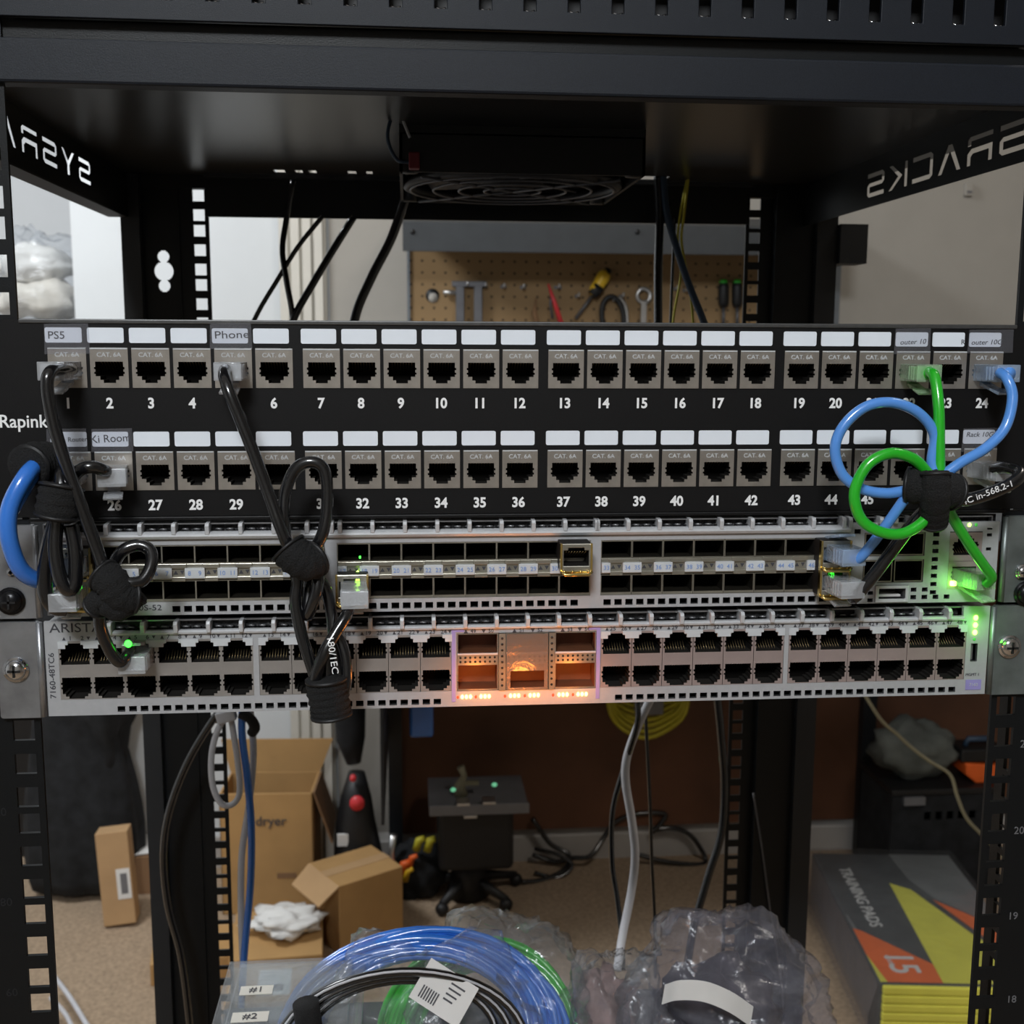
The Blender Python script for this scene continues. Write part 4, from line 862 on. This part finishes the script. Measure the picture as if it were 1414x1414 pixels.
# ================================================================== THINGS ON THE FLOOR BEHIND
F = -1240
def cbox(name, label, cat_, c, sx, sy, sz, rz, m, z0=F, grp=None, flaps=False):
    t = thing(name, label, cat_, (c[0], c[1], z0), grp); R4 = Matrix.Translation((c[0], c[1], z0)) @ Matrix.Rotation(math.radians(rz), 4, 'Z')
    b = B(); th = 5
    if flaps:
        b.box(-sx/2, sx/2, -sy/2, -sy/2+th, 0, sz, m); b.box(-sx/2, sx/2, sy/2-th, sy/2, 0, sz, m); b.box(-sx/2, -sx/2+th, -sy/2, sy/2, 0, sz, m); b.box(sx/2-th, sx/2, -sy/2, sy/2, 0, sz, m); b.box(-sx/2, sx/2, -sy/2, sy/2, 0, th, m)
    else: b.box(-sx/2, sx/2, -sy/2, sy/2, 0, sz, m)
    b.xform(R4); b.build('carton', t, bev=1.5); return t, R4
pL, pR = at(308, 1235, 1850), at(437, 1235, 1850); zt = at(400, 1095, 1850).z; sx = pR.x-pL.x
t, R4 = cbox('cardboard_box', 'large open cardboard box with its back flap standing up, by the white door', 'box', ((pL.x+pR.x)/2, 1915), sx, 130, zt-F, -3, M['card'], flaps=True)
b = B(); h = zt-F; b.add([(-sx/2, 61, h), (sx/2, 61, h), (sx/2+30, 66, h+75), (-sx/2-20, 66, h+75), (-sx/2, 64, h), (sx/2, 64, h), (sx/2+30, 69, h+75), (-sx/2-20, 69, h+75)], [(0, 1, 2, 3), (7, 6, 5, 4), (0, 4, 5, 1), (1, 5, 6, 2), (2, 6, 7, 3), (3, 7, 4, 0)], M['card']); b.xform(R4); b.build('flap', t)
b = B(); b.add([(sx/2, -62, h), (sx/2, 62, h), (sx/2+30, 66, h-100), (sx/2+36, -50, h-120), (sx/2+4, -62, h), (sx/2+4, 62, h), (sx/2+34, 66, h-100), (sx/2+40, -50, h-120)], [(0, 1, 2, 3), (7, 6, 5, 4), (0, 4, 5, 1), (1, 5, 6, 2), (2, 6, 7, 3), (3, 7, 4, 0)], M['cardd']); b.xform(R4); b.build('flap', t)
b = B(); b.text('dryer', sx*.05, h-62, 30, -67, M['print_grey'], bold=.01); b.box(20, 62, -66, -65.2, h-192, h-180, M['cardd']); b.xform(R4); b.build('box_print', t)
g = fl(500, 1290, F+150)
t, R4 = cbox('cardboard_box', 'plain brown cardboard box standing at an angle, right of the large box', 'box', (at(492, 1250, 1760).x, 1760), 150, 130, 150, 32, M['card'])
b = B(); b.add([(-75, -65, 150), (-75, 65, 150), (-118, 60, 118), (-118, -60, 118), (-75, -65, 147), (-75, 65, 147), (-118, 60, 115), (-118, -60, 115)], [(0, 1, 2, 3), (7, 6, 5, 4), (0, 4, 5, 1), (1, 5, 6, 2), (2, 6, 7, 3), (3, 7, 4, 0)], M['cardl']); b.xform(R4); b.build('flap', t); b = B(); b.box(-76, 76, -14, 14, 150.2, 150.8, M['cardl']); b.xform(R4); b.build('tape', t)
t, R4 = cbox('cardboard_box', 'low cardboard box under the crumpled white paper', 'box', (at(385, 1300, 1650).x, 1640), 175, 190, 70, 4, M['card'])
b = B(); p = at(392, 1262, 1620)
def crump(b, c, rx, ry, rz, m, seed, amp=.35, nu=28, nv=16, ox=0):
    def fn(d): q = Vector((d.x*2.1+seed, d.y*2.1, d.z*2.1)); return 1+amp*(noise.noise(q)+.5*noise.noise(q*2.7)+.3*abs(noise.noise(q*6.1)))
    return b.ball(c, (rx, ry, rz), m, nu, nv, fn)
crump(b, (p.x, 1640, F+94), 66, 50, 20, M['paper'], 3, .6); tag(b.build('crumpled_paper', origin=(p.x, 1640, F+72)), 'crumpled white paper bag lying on the low cardboard box', 'paper bag')
t, R4 = cbox('cardboard_box', 'small flat cardboard box with a white address label, nearest the clear tote', 'box', (at(372, 1350, 1480).x, 1470), 150, 120, 62, 2, M['card'])
b = B(); b.box(-20, 40, -40, 45, 62.2, 63, M['paper']); b.box(-8, 28, -28, -6, 63, 63.3, M['print_grey']); b.xform(R4); b.build('address_label', t)
# left side
g = fl(165, 1282)
t, R4 = cbox('cardboard_box', 'tall narrow cardboard box with a small white label on the carpet at the left', 'box', (g.x, g.y+25), 66, 50, 200, 0, M['cardl'])
t.rotation_euler = (math.radians(-6), math.radians(-4), math.radians(4)); t.location.z += .005
b = B(); b.box(2, 30, -26, -25.2, 55, 120, M['paper']); b.box(10, 24, -26.4, -26, 66, 110, M['grey']); b.xform(R4); b.build('address_label', t)
g = fl(195, 1238); t, R4 = cbox('cardboard_box', 'brown cardboard box with white papers on top beside the black fabric', 'box', (g.x+10, g.y+70), 120, 120, 90, 0, M['cardd'])
b = B(); b.box(g.x-60, g.x+70, g.y+20, g.y+120, F+91, F+93, M['paper']); b.box(g.x-50, g.x+40, g.y+12, g.y+100, F+93.4, F+96, M['paper'], R=RZ(12)); tag(b.build('paper_stack', origin=(g.x, g.y+60, F+91)), 'white papers lying on the brown box beside the black fabric', 'papers')
g = fl(222, 1355); t, R4 = cbox('cardboard_box', 'flat tan cardboard box half hidden behind the left rear post', 'box', (g.x+70, g.y+60), 190, 130, 45, 8, M['card'])
# black fabric and plastic above
cx_ = at(132, 1100, 2010).x
t = thing('garment_pile', 'heap of black fabric hanging down to the carpet at the far left', 'fabric', (cx_, 2000, F))
b = B()
prof = [(-1238, .9), (-1200, 1.0), (-1120, 1.02), (-1040, .98), (-960, .86), (-880, .74), (-780, .66), (-600, .6), (-400, .62), (-200, .6), (-60, .5), (-30, .1)]
nu = 40; vs_ = []; fs_ = []
for j, (z_, k_) in enumerate(prof):
    for i in range(nu):
        a = 2*math.pi*i/nu; rr_ = (1+.13*noise.noise(Vector((math.cos(a)*2.2, math.sin(a)*2.2, z_*.004)))+.06*math.sin(a*9+z_*.006))
        vs_.append((cx_-25+132*k_*rr_*math.cos(a), 1998+72*k_*rr_*math.sin(a), z_))
for j in range(len(prof)-1):
    for i in range(nu): fs_.append((j*nu+i, j*nu+(i+1) % nu, (j+1)*nu+(i+1) % nu, (j+1)*nu+i))
fs_.append(list(range(nu-1, -1, -1))); b.add(vs_, fs_, M['cloth'], True); b.build('fabric', t, sub=1)
b = B(); crump(b, (cx_+30, 1985, -700), 70, 50, 260, M['cloth'], 5, .25); b.build('fold', t)
t = thing('plastic_bundle', 'pale items wrapped in shiny clear plastic at the far left above the black fabric', 'plastic bundle', (at(60, 400, 2200).x, 2200, -20))
c_ = at(55, 400, 2200)
b = B(); crump(b, (c_.x, 2200, c_.z-25), 92, 70, 52, mat('beige_wrapped_cloth', (.66, .62, .55), .8, 0, .2, 20), 9, .3); crump(b, (c_.x-10, 2200, c_.z+55), 84, 60, 44, mat('pale_wrapped_cloth', (.70, .69, .66), .8, 0, .15, 20), 12, .25); crump(b, (c_.x+10, 2200, c_.z-120), 100, 80, 60, mat('grey_wrapped_cloth', (.45, .46, .48), .8, 0, .4, 14), 15, .3); b.build('wrapped_cloth', t)
b = B(); crump(b, (c_.x, 2195, c_.z-10), 112, 90, 135, M['bag'], 21, .3, 48, 30); b.build('plastic_wrap', t)
b = B(); b.box(c_.x-130, c_.x+130, 2180, 2290, F, c_.z-185, M['dark']); tag(b.build('storage_cabinet', origin=(c_.x, 2200, F), bev=4), 'dark cabinet under the plastic-wrapped bundle at the far left', 'cabinet')
rear('white cord lying on the carpet at the lower left', [([], 0, '')][:0] or [([(72, 1345, 1560), (95, 1375, 1480), (118, 1412, 1390), (140, 1450, 1310)], 4.5, 'cwhite'), ([(70, 1378, 1478), (90, 1400, 1425), (105, 1430, 1355)], 4, 'cwhite')], 'white_floor_cable', 'cable')
# upright vacuum with a red disc
cx_ = at(492, 1200, 1900).x; zc_ = at(497, 1112, 1850).z; t = thing('upright_vacuum', 'black upright vacuum cleaner with a round red cap', 'vacuum cleaner', (cx_, 1900, F))
b = B(); b.tube([(cx_+6, 1900, F+30), (cx_+4, 1900, F+120), (cx_, 1900, zc_-60), (cx_+2, 1900, zc_), (cx_+4, 1905, zc_+55)], [60, 52, 44, 34, 18], M['dark'], 20); b.build('body', t)
b = B(); b.tube([(cx_-2, 1905, zc_+75), (cx_-8, 1910, zc_+130), (cx_-10, 1915, zc_+220), (cx_-10, 1915, zc_+330), (cx_-10, 1915, zc_+400)], [16, 32, 36, 36, 20], M['cloth'], 20); b.build('dust_bag', t)
b = B(); b.cyl((cx_+6, 1868, zc_), (cx_+6, 1858, zc_), 16, M['red'], 24); b.build('red_cap', t); b = B(); b.cyl((cx_-2, 1872, zc_+56), (cx_-2, 1860, zc_+56), 7, M['red'], 16); b.build('button', t)
b = B(); b.box(cx_-75, cx_+85, 1830, 1960, F, F+45, M['dark']); b.build('foot', t, bev=10)
b = B(); b.box(cx_-38, cx_-14, 1856, 1862, zc_-95, zc_-68, M['paper']); b.build('rating_label', t)
# machine on a low stand
g = at(660, 1100, 1880); t = thing('machine_stand', 'black machine on a low stand with a grey tray and tiny green lights', 'machine', (g.x, 1900, F))
x0_, x1_ = at(592, 1100, 1860).x, at(727, 1100, 1860).x
b = B(); b.box(x0_, x1_, 1800, 1990, g.z-8, g.z+4, M['grey']); b.box(x0_, x1_, 1798, 1802, g.z-8, g.z+16, M['grey']); b.build('tray', t, bev=3)
b = B(); b.box(x0_+20, x1_-30, 1830, 1960, F+90, g.z-8, M['dark']); b.build('motor_housing', t, bev=12)
b = B(); b.tube([(g.x-20, 1900, F+10), (g.x-20, 1900, F+100)], [50, 30], M['dark'], 16); b.build('column', t)
for k in range(5):
    a = k*2*math.pi/5+.4; b = B(); b.tube([(g.x-20, 1900, F+50), (g.x-20+120*math.cos(a), 1900+100*math.sin(a), F+26)], [14, 9], M['dark'], 10); b.ball((g.x-20+120*math.cos(a), 1900+100*math.sin(a), F+15), 15, M['dark'], 12, 8); b.build('caster_leg', t)
for q, y_ in ((626, 1092), (683, 1085)): p = at(q, y_, 1790); b = B(); b.ball((p.x, 1796, p.z), (6, 3, 5), M['ledgreen2'], 10, 6); b.build('indicator', t)
for q, y_ in ((640, 1113), (676, 1111), (650, 1130)): p = at(q, y_, 1790); b = B(); b.box(p.x-14, p.x+14, 1796, 1829, p.z-3, p.z+3, M['chrome']); b.build('metal_clip', t, bev=1)
p = at(637, 1080, 1880); b = B(); b.tube([(p.x, 1880, g.z+4), (p.x-4, 1880, g.z+28), (p.x+6, 1880, g.z+50), (p.x-2, 1880, g.z+70)], [16, 12, 7, 9], M['cbeige'], 14); b.box(p.x+4, p.x+38, 1874, 1886, g.z+28, g.z+36, M['cbeige']); tag(b.build('white_bottle', origin=(p.x, 1880, g.z+4)), 'small pale bottle standing on the grey tray', 'bottle')
g = fl(578, 1252); t = thing('tool_bag', 'black tool bag with yellow and orange tools sticking out', 'tool bag', (g.x, g.y+60, F))
b = B(); crump(b, (g.x, g.y+60, F+60), 62, 50, 66, M['cloth'], 31, .25); b.build('body', t)
for dx_, dz_, m_, r_ in ((-38, 98, 'orange', 9), (-20, 112, 'orange', 7), (-30, 82, 'yel', 8), (20, 150, 'cyel', 10), (-4, 152, 'cyel', 9)):
    b = B(); b.tube([(g.x+dx_, g.y+10, F+dz_-24), (g.x+dx_+6, g.y+6, F+dz_), (g.x+dx_+18, g.y+4, F+dz_+6)], [r_, r_, r_*.7], M[m_], 10); b.build('tool_grip', t)
p = at(538, 1170, g.y); b = B(); b.tube([(p.x, g.y+20, F), (p.x, g.y+20, F+80), (p.x+3, g.y+20, F+120), (p.x+8, g.y+20, F+160)], [16, 16, 7, 9], M['chrome'], 14); tag(b.build('spray_bottle', origin=(p.x, g.y+20, F)), 'slim silver spray bottle standing left of the tool bag', 'bottle')
# right: crate, grey bag, orange case
cx_ = at(1285, 1130, 1850).x; t = thing('storage_crate', 'dark storage crate standing by the wall at the right', 'crate', (cx_, 1900, F)); zt = at(1285, 1085, 1850).z
b = B(); b.plate(cx_-115, cx_+130, F, zt, 1800, 1806, [(cx_-40+k*26, cx_-24+k*26, zt-60, zt-40) for k in range(5)], M['cloth']); b.box(cx_-115, cx_-109, 1806, 1980, F, zt, M['cloth']); b.box(cx_+124, cx_+130, 1806, 1980, F, zt, M['cloth']); b.box(cx_-115, cx_+130, 1975, 1980, F, zt, M['cloth']); b.box(cx_-115, cx_+130, 1806, 1975, F, F+6, M['cloth']); b.build('body', t)
b = B(); b.box(cx_-120, cx_+135, 1795, 1985, zt, zt+14, M['dark']); b.build('lid', t, bev=3); b = B(); p = at(1262, 1105, 1796); b.box(p.x-24, p.x+24, 1790, 1800, p.z-10, p.z+8, M['grey']); b.build('name_plate', t)
b = B(); crump(b, (cx_-35, 1880, zt+78), 95, 60, 66, mat('grey_bag_fabric', (.11, .12, .11), .8, 0, .4, 12), 44, .3); tag(b.build('cloth_bag', origin=(cx_-35, 1880, zt+14)), 'grey cloth bag slumped on the dark crate', 'bag')
p = at(1348, 1060, 1840); t = thing('drill_case', 'orange and black tool case with blue top on the dark crate', 'tool case', (p.x+20, 1860, zt+14))
b = B(); b.prism([(p.x-32, zt+34), (p.x-36, zt+62), (p.x+60, zt+52), (p.x+60, zt+14), (p.x-8, zt+14)], 1820, 1900, M['orange']); b.build('shell', t, bev=4); b = B(); b.box(p.x-44, p.x+60, 1824, 1896, zt+62, zt+92, M['dark']); b.build('lid', t, bev=4); b = B(); b.tube([(p.x-24, 1850, zt+92), (p.x-18, 1850, zt+108), (p.x+30, 1850, zt+108), (p.x+36, 1850, zt+92)], 7, M['cdblue'], 10); b.build('handle', t)
rear('thin beige wire drooping behind the right rear post', [([(1130, 730, 1494), (1140, 800, 1494), (1165, 900, 1494), (1210, 985, 1494), (1240, 1015, 1500), (1262, 1035, 1500), (1285, 1052, 1500), (1312, 1070, 1500), (1322, 1100, 1500), (1335, 1130, 1500), (1358, 1155, 1500), (1390, 1190, 1490), (1420, 1250, 1480)], 3.4, 'cbeige')], 'loose_wire', 'wire')
# ---- pack of pads
ZP = -1118; U = lambda x_, y_: fl(x_, y_, ZP)
t = thing('pad_pack', 'plastic-wrapped pack of training pads, yellow, orange and grey, on the carpet', 'pack of pads', (U(1260, 1300).x, U(1260, 1300).y, F))
A_, D_ = U(1214, 1357), U(1121, 1177); ed = (D_-A_).normalized(); sd = Vector((ed.y, -ed.x, 0)); Lw = 300; Ll = (D_-A_).length
def top(u_, v_, h_=0): return A_+ed*v_+sd*u_+Vector((0, 0, h_))
b = B(); b.add([top(0, 0), top(Lw, 0), top(Lw, Ll), top(0, Ll), top(0, 0, F-ZP), top(Lw, 0, F-ZP), top(Lw, Ll, F-ZP), top(0, Ll, F-ZP)], [(0, 1, 2, 3), (4, 7, 6, 5), (0, 4, 5, 1), (1, 5, 6, 2), (2, 6, 7, 3), (3, 7, 4, 0)], M['padgrey']); b.build('wrapper', t, bev=5)
def patch(name, L, m, h_):
    b = B(); P_ = [U(*q) for q in L]; P_ = [A_+sd*min(max((q-A_).dot(sd), 3), Lw-3)+ed*min(max((q-A_).dot(ed), 2), Ll-4) for q in P_]
    n = len(P_); b.add([q+Vector((0, 0, h_)) for q in P_]+[q+Vector((0, 0, h_-.3)) for q in P_], [list(range(n)), list(range(2*n-1, n-1, -1))]+[(i, i+n, (i+1) % n+n, (i+1) % n) for i in range(n)], m); b.build(name, t)
patch('grey_panel', [(1225, 1178), (1420, 1178), (1450, 1290), (1390, 1285), (1292, 1242), (1255, 1215)], M['padlg'], .6)
patch('grey_panel', [(1147, 1262), (1172, 1266), (1184, 1284), (1156, 1283)], M['padlg'], .6)
patch('yellow_panel', [(1228, 1220), (1258, 1229), (1345, 1292), (1450, 1350), (1450, 1362), (1303, 1359)], M['padyel'], .9)
patch('orange_panel', [(1156, 1282), (1190, 1286), (1288, 1332), (1303, 1359), (1226, 1357), (1172, 1318)], M['padora'], .9)
patch('yellow_panel', [(1172, 1318), (1226, 1357), (1214, 1358)], M['padyel'], .9)
patch('orange_panel', [(1288, 1243), (1365, 1275), (1430, 1300), (1450, 1330), (1364, 1298)], M['padora'], 1.1)
def onpad(px_, py_, ang):
    o_ = U(px_, py_)+Vector((0, 0, 1.6)); ca, sa = math.cos(ang), math.sin(ang)
    ex = sd*ca+ed*sa; ey = -sd*sa+ed*ca
    return lambda v: o_+ex*v.x+ey*v.z+Vector((0, 0, -v.y))
b = B(); b.text('TRAINING PADS', 0, 0, 34, 0, M['paper'], xf=onpad(1186, 1238, -math.pi/2), bold=.01, depth=.4); b.build('pack_title', t)
b = B(); b.text('15', 0, 0, 74, 0, M['paper'], xf=onpad(1243, 1331, -math.pi/2), bold=.01, depth=.4); b.text('COUNT', 0, 0, 11, 0, M['paper'], xf=onpad(1228, 1328, -math.pi/2), depth=.4); b.build('pack_number', t)
for k in range(7):
    b = B(); z0_ = F-ZP+4+k*16.5; q0, q1, q2, q3 = top(6, -7, z0_), top(Lw-4, -7, z0_), top(Lw-4, 30, z0_), top(6, 30, z0_); up_ = Vector((0, 0, 15))
    b.add([q0, q1, q2, q3, q0+up_, q1+up_, q2+up_, q3+up_], [(0, 3, 2, 1), (4, 5, 6, 7), (0, 1, 5, 4), (1, 2, 6, 5), (2, 3, 7, 6), (3, 0, 4, 7)], M['padyel']); b.build('folded_pad', t, bev=2.5)
b = B(); NX, NY = 14, 20; vs_ = []
for j in range(NY+1):
    for i in range(NX+1):
        v_ = top(-6+(Lw+12)*i/NX, -12+(Ll+24)*j/NY, 4+5*abs(noise.noise(Vector((i*.5, j*.35, 2))))); vs_.append(v_)
b.add(vs_, [(j*(NX+1)+i, j*(NX+1)+i+1, (j+1)*(NX+1)+i+1, (j+1)*(NX+1)+i) for j in range(NY) for i in range(NX)], clear('pack_film', (.93, .94, .95), .18, .02, (.5, .5, .5), .06, .6, 25), True)
b.add([top(-6, -12, 4), top(-6, Ll+12, 4), top(-14, Ll+10, -60), top(-20, -8, -60), top(-10, Ll+8, F-ZP+2), top(-12, -8, F-ZP+2)], [(0, 1, 2, 3), (3, 2, 4, 5)], M['bagd']); b.build('film', t)

# ================================================================== SHELF LOAD AT THE BOTTOM OF THE RACK
ZS = -470
st = thing('equipment_box', 'dark equipment cabinet standing inside the rack under the bagged cables', 'cabinet', (0, 240, F))
b = B(); b.box(-185, 185, 60, 235, F, ZS-4, M['dark']); b.build('cabinet_body', st, bev=3); b = B(); b.box(-188, 188, 57, 238, ZS-4, ZS, M['rackside']); b.build('cabinet_top', st, bev=1)
# clear tote
q0, q1 = fl(280, 1414, -400), fl(325, 1336, -400)
t = thing('clear_tote', 'clear plastic storage tote marked number one at the lower left', 'storage box', (q1.x+40, 150, ZS))
x0, x1, y0, y1 = q1.x, q1.x+78, 62, q1.y
b = B(); th = 2
b.prism([(x0-2, -400), (x0+5, ZS+.5), (x1-5, ZS+.5), (x1, -400)], y0, y0+th, M['bin']); b.prism([(x0-2, -400), (x0+5, ZS+.5), (x1-5, ZS+.5), (x1, -400)], y1-th, y1, M['bin'])
b.box(x0, x0+th, y0, y1, ZS+.5, -400, M['bin']); b.box(x1-th, x1, y0, y1, ZS+.5, -400, M['bin']); b.box(x0+3, x1-3, y0, y1, ZS+.2, ZS+2, M['bin']); b.build('tub', t, bev=.6)
b = B(); b.box(x0-4, x1+4, y0-4, y1+3, -400, -397, M['bin']); b.box(x0+4, x1-4, y0+4, y1-5, -397, -394.5, M['bin']); b.build('lid', t, bev=1.2)
for (ax, ay, bx_, by_, s_) in ((330, 1360, 378, 1374, '#1'), (318, 1396, 372, 1412, '#2')):
    c0, c1 = fl(ax, by_, -394), fl(bx_, ay, -394); b = B(); b.box(c0.x, c1.x, c0.y, c1.y, -394.4, -394, M['padlg'] if False else M['trim']); pc = (c0+c1)/2
    b.text(s_, 0, 0, 8, 0, M['print_grey'], xf=lambda v, pc=pc: Vector((pc.x+v.x, pc.y+v.z, -393.8-v.y))); b.build('lid_label', t)
def coil(b, c, rx, ry, rz_tilt, n, r, m, seed, jit=6, a0=0, a1=2*math.pi, steps=40, yaw=0):
    rnd = random.Random(seed); R_ = (RZ(yaw) @ RX(rz_tilt))
    for k in range(n):
        dx, dy, dz, sc = rnd.uniform(-jit, jit), rnd.uniform(-jit, jit)*.6, rnd.uniform(-jit, jit)*.7, 1+rnd.uniform(-.12, .12)
        pts = []
        for i in range(steps+1):
            a = a0+(a1-a0)*i/steps; w_ = 1+.015*math.sin(3*a+k)
            pts.append(Vector(c)+R_ @ Vector((rx*sc*w_*math.cos(a)+dx, ry*sc*w_*math.sin(a)+dy, dz+1.5*math.sin(2*a+k*1.7))))
        b.tube(pts, r, m, 8, cap=False)
    return b
c_ = at(575, 1440, 150)
t = thing('cable_coil', 'bundle of blue network cable inside a clear bag', 'cable coil', c_); b = B(); coil(b, (c_.x+4, 142, c_.z+8), 76, 56, 56, 46, 2.2, M['cblue'], 1, 7); b.build('coil', t)
c2 = at(690, 1430, 190)
t = thing('cable_coil', 'bundle of bright green network cable inside a clear bag', 'cable coil', c2); b = B(); coil(b, (c2.x-16, 172, c2.z+8), 54, 54, 58, 38, 2.0, M['cgreen'], 2, 9, yaw=-16); b.build('coil', t)
c3 = at(555, 1475, 90)
t = thing('cable_coil', 'coil of black cable with a white stripe in front of the blue bundle', 'cable coil', c3)
for k in range(3):
    b = B(); rr_ = 62-7*k; pts = [Vector((c3.x+rr_*1.15*math.cos(a*math.pi/24), 92+k*5, c3.z+10+rr_*.78*math.sin(a*math.pi/24))) for a in range(49)]
    b.tube(pts, 2.6, M['cblack'], 10, cap=False); b.tube([p_+Vector((0, -2.0, 1.5)) for p_ in pts], .75, M['cwhite'], 6, cap=False); b.build('loop', t)
p = at(428, 1400, 86); b = B(); b.tube([(p.x-2, 84, p.z+8), (p.x, 84, p.z-10)], 7.5, M['velcro'], 14); tag(b.build('cable_tie', origin=(p.x, 84, p.z)), 'black tie on the striped cable coil beside the clear tote', 'cable tie')
def bagmesh(label, c, r, m, seed, amp, peaks=(), items=None, name='plastic_bag', grp='clear plastic bags in the rack bottom'):
    t = thing(name, label, 'plastic bag', (c[0], c[1], ZS), grp); b = B(); pk = [(Vector(d_).normalized(), h_, s_) for d_, h_, s_ in peaks]
    def fn(d):
        q = Vector((d.x*1.6+seed, d.y*1.6, d.z*1.6)); k = 1+amp*(noise.noise(q)+1.1*(.3-abs(noise.noise(q*2.1)))+.7*(.25-abs(noise.noise(q*4.3)))+.3*(.2-abs(noise.noise(q*9))))
        for u_, h_, s_ in pk: k += h_*max(0, d.dot(u_))**s_
        if d.z < -.55: k *= .55/max(.55, -d.z)
        return k
    b.ball(c, r, m, 72, 44, fn); b.build('film', t); return t
cb_ = at(560, 1390, 170); bagmesh('clear bag round the blue cable bundle', (cb_.x+6, 145, ZS+34), (76, 64, 47), M['bag'], 2, .22, (((.45, .2, .9), .40, 30), ((-.3, .5, .9), .25, 20)))
cb2 = at(690, 1390, 210); bagmesh('clear bag round the green cable bundle', (cb2.x+2, 180, ZS+34), (56, 60, 46), M['bag'], 5, .22, (((-.4, .1, .9), .25, 20),))
tg = thing('paper_tag', 'white printed paper label on the bagged blue cable', 'label', at(612, 1370, 92)); b = B(); p = at(613, 1370, 88)
b.box(p.x-16, p.x+16, 87, 88, p.z-12, p.z+12, M['paper'], R=RX(-28) @ RY(33)); tgo = b.build('sheet', tg)
b = B(); Rt = RX(-28) @ RY(33)
for k in range(7): b.box(p.x-12+k*1.6, p.x-11.2+k*1.6, 86.5, 86.9, p.z-9, p.z-2, M['print_grey'], R=None)
for k in range(4): b.box(p.x+1, p.x+10-k, 86.5, 86.9, p.z+6-k*3, p.z+7-k*3, M['print_grey'])
b.v = [Rt @ (v-Vector((p.x, 87.5, p.z)))+Vector((p.x, 87.5, p.z)) for v in b.v]; b.build('printed_text', tg)
c4 = at(838, 1380, 170)
bagmesh('small clear bag holding pinkish fittings, in the middle of the rack bottom', (c4.x, 150, ZS+32), (32, 40, 38), M['bag'], 8, .22, (((-.5, 0, .9), .3, 20), ((.6, 0, .8), .4, 20)))
b = B(); crump(b, (c4.x-3, 172, ZS+26), 20, 22, 24, mat('pinkish_fittings', (.26, .17, .16), .6, 0, .4, 60), 4, .5); tag(b.build('bagged_fittings', origin=(c4.x, 170, ZS)), 'pinkish fittings inside the small clear bag', 'fittings')
c5 = at(985, 1385, 180)
bagmesh('large smoky plastic bag with a white label strip at the lower right of the rack', (c5.x, 160, ZS+36), (64, 68, 50), M['bagd'], 11, .22, (((-.35, .1, .95), .30, 40), ((.4, .2, .9), .15, 16)))
b = B(); crump(b, (c5.x, 165, ZS+28), 38, 44, 26, mat('dark_bagged_gear', (.045, .042, .055), .5, 0, .5, 60), 6, .3); tag(b.build('bagged_gear', origin=(c5.x, 195, ZS)), 'dark gear inside the large smoky bag', 'gear')
t = thing('paper_strip', 'curved white label strip on the large smoky bag', 'label', at(980, 1375, 96)); L_ = path([(918, 1372, 100), (940, 1366, 92), (975, 1368, 88), (1010, 1382, 88), (1040, 1402, 92)], 6)
b = B(); vs_ = [];
for p_ in L_: vs_ += [p_+Vector((0, 0, 5.5)), p_+Vector((-2, -1.5, -6))]
n_ = len(L_); vs_ += [v+Vector((0, .4, 0)) for v in [Vector(v) for v in vs_]]
b.add(vs_, [(2*i, 2*i+1, 2*i+3, 2*i+2) for i in range(n_-1)]+[(2*n_+2*i+2, 2*n_+2*i+3, 2*n_+2*i+1, 2*n_+2*i) for i in range(n_-1)], M['paper'], True); b.build('strip', t)
# cardboard divider seen through the bags: keeps the heap off the cabinet's edge
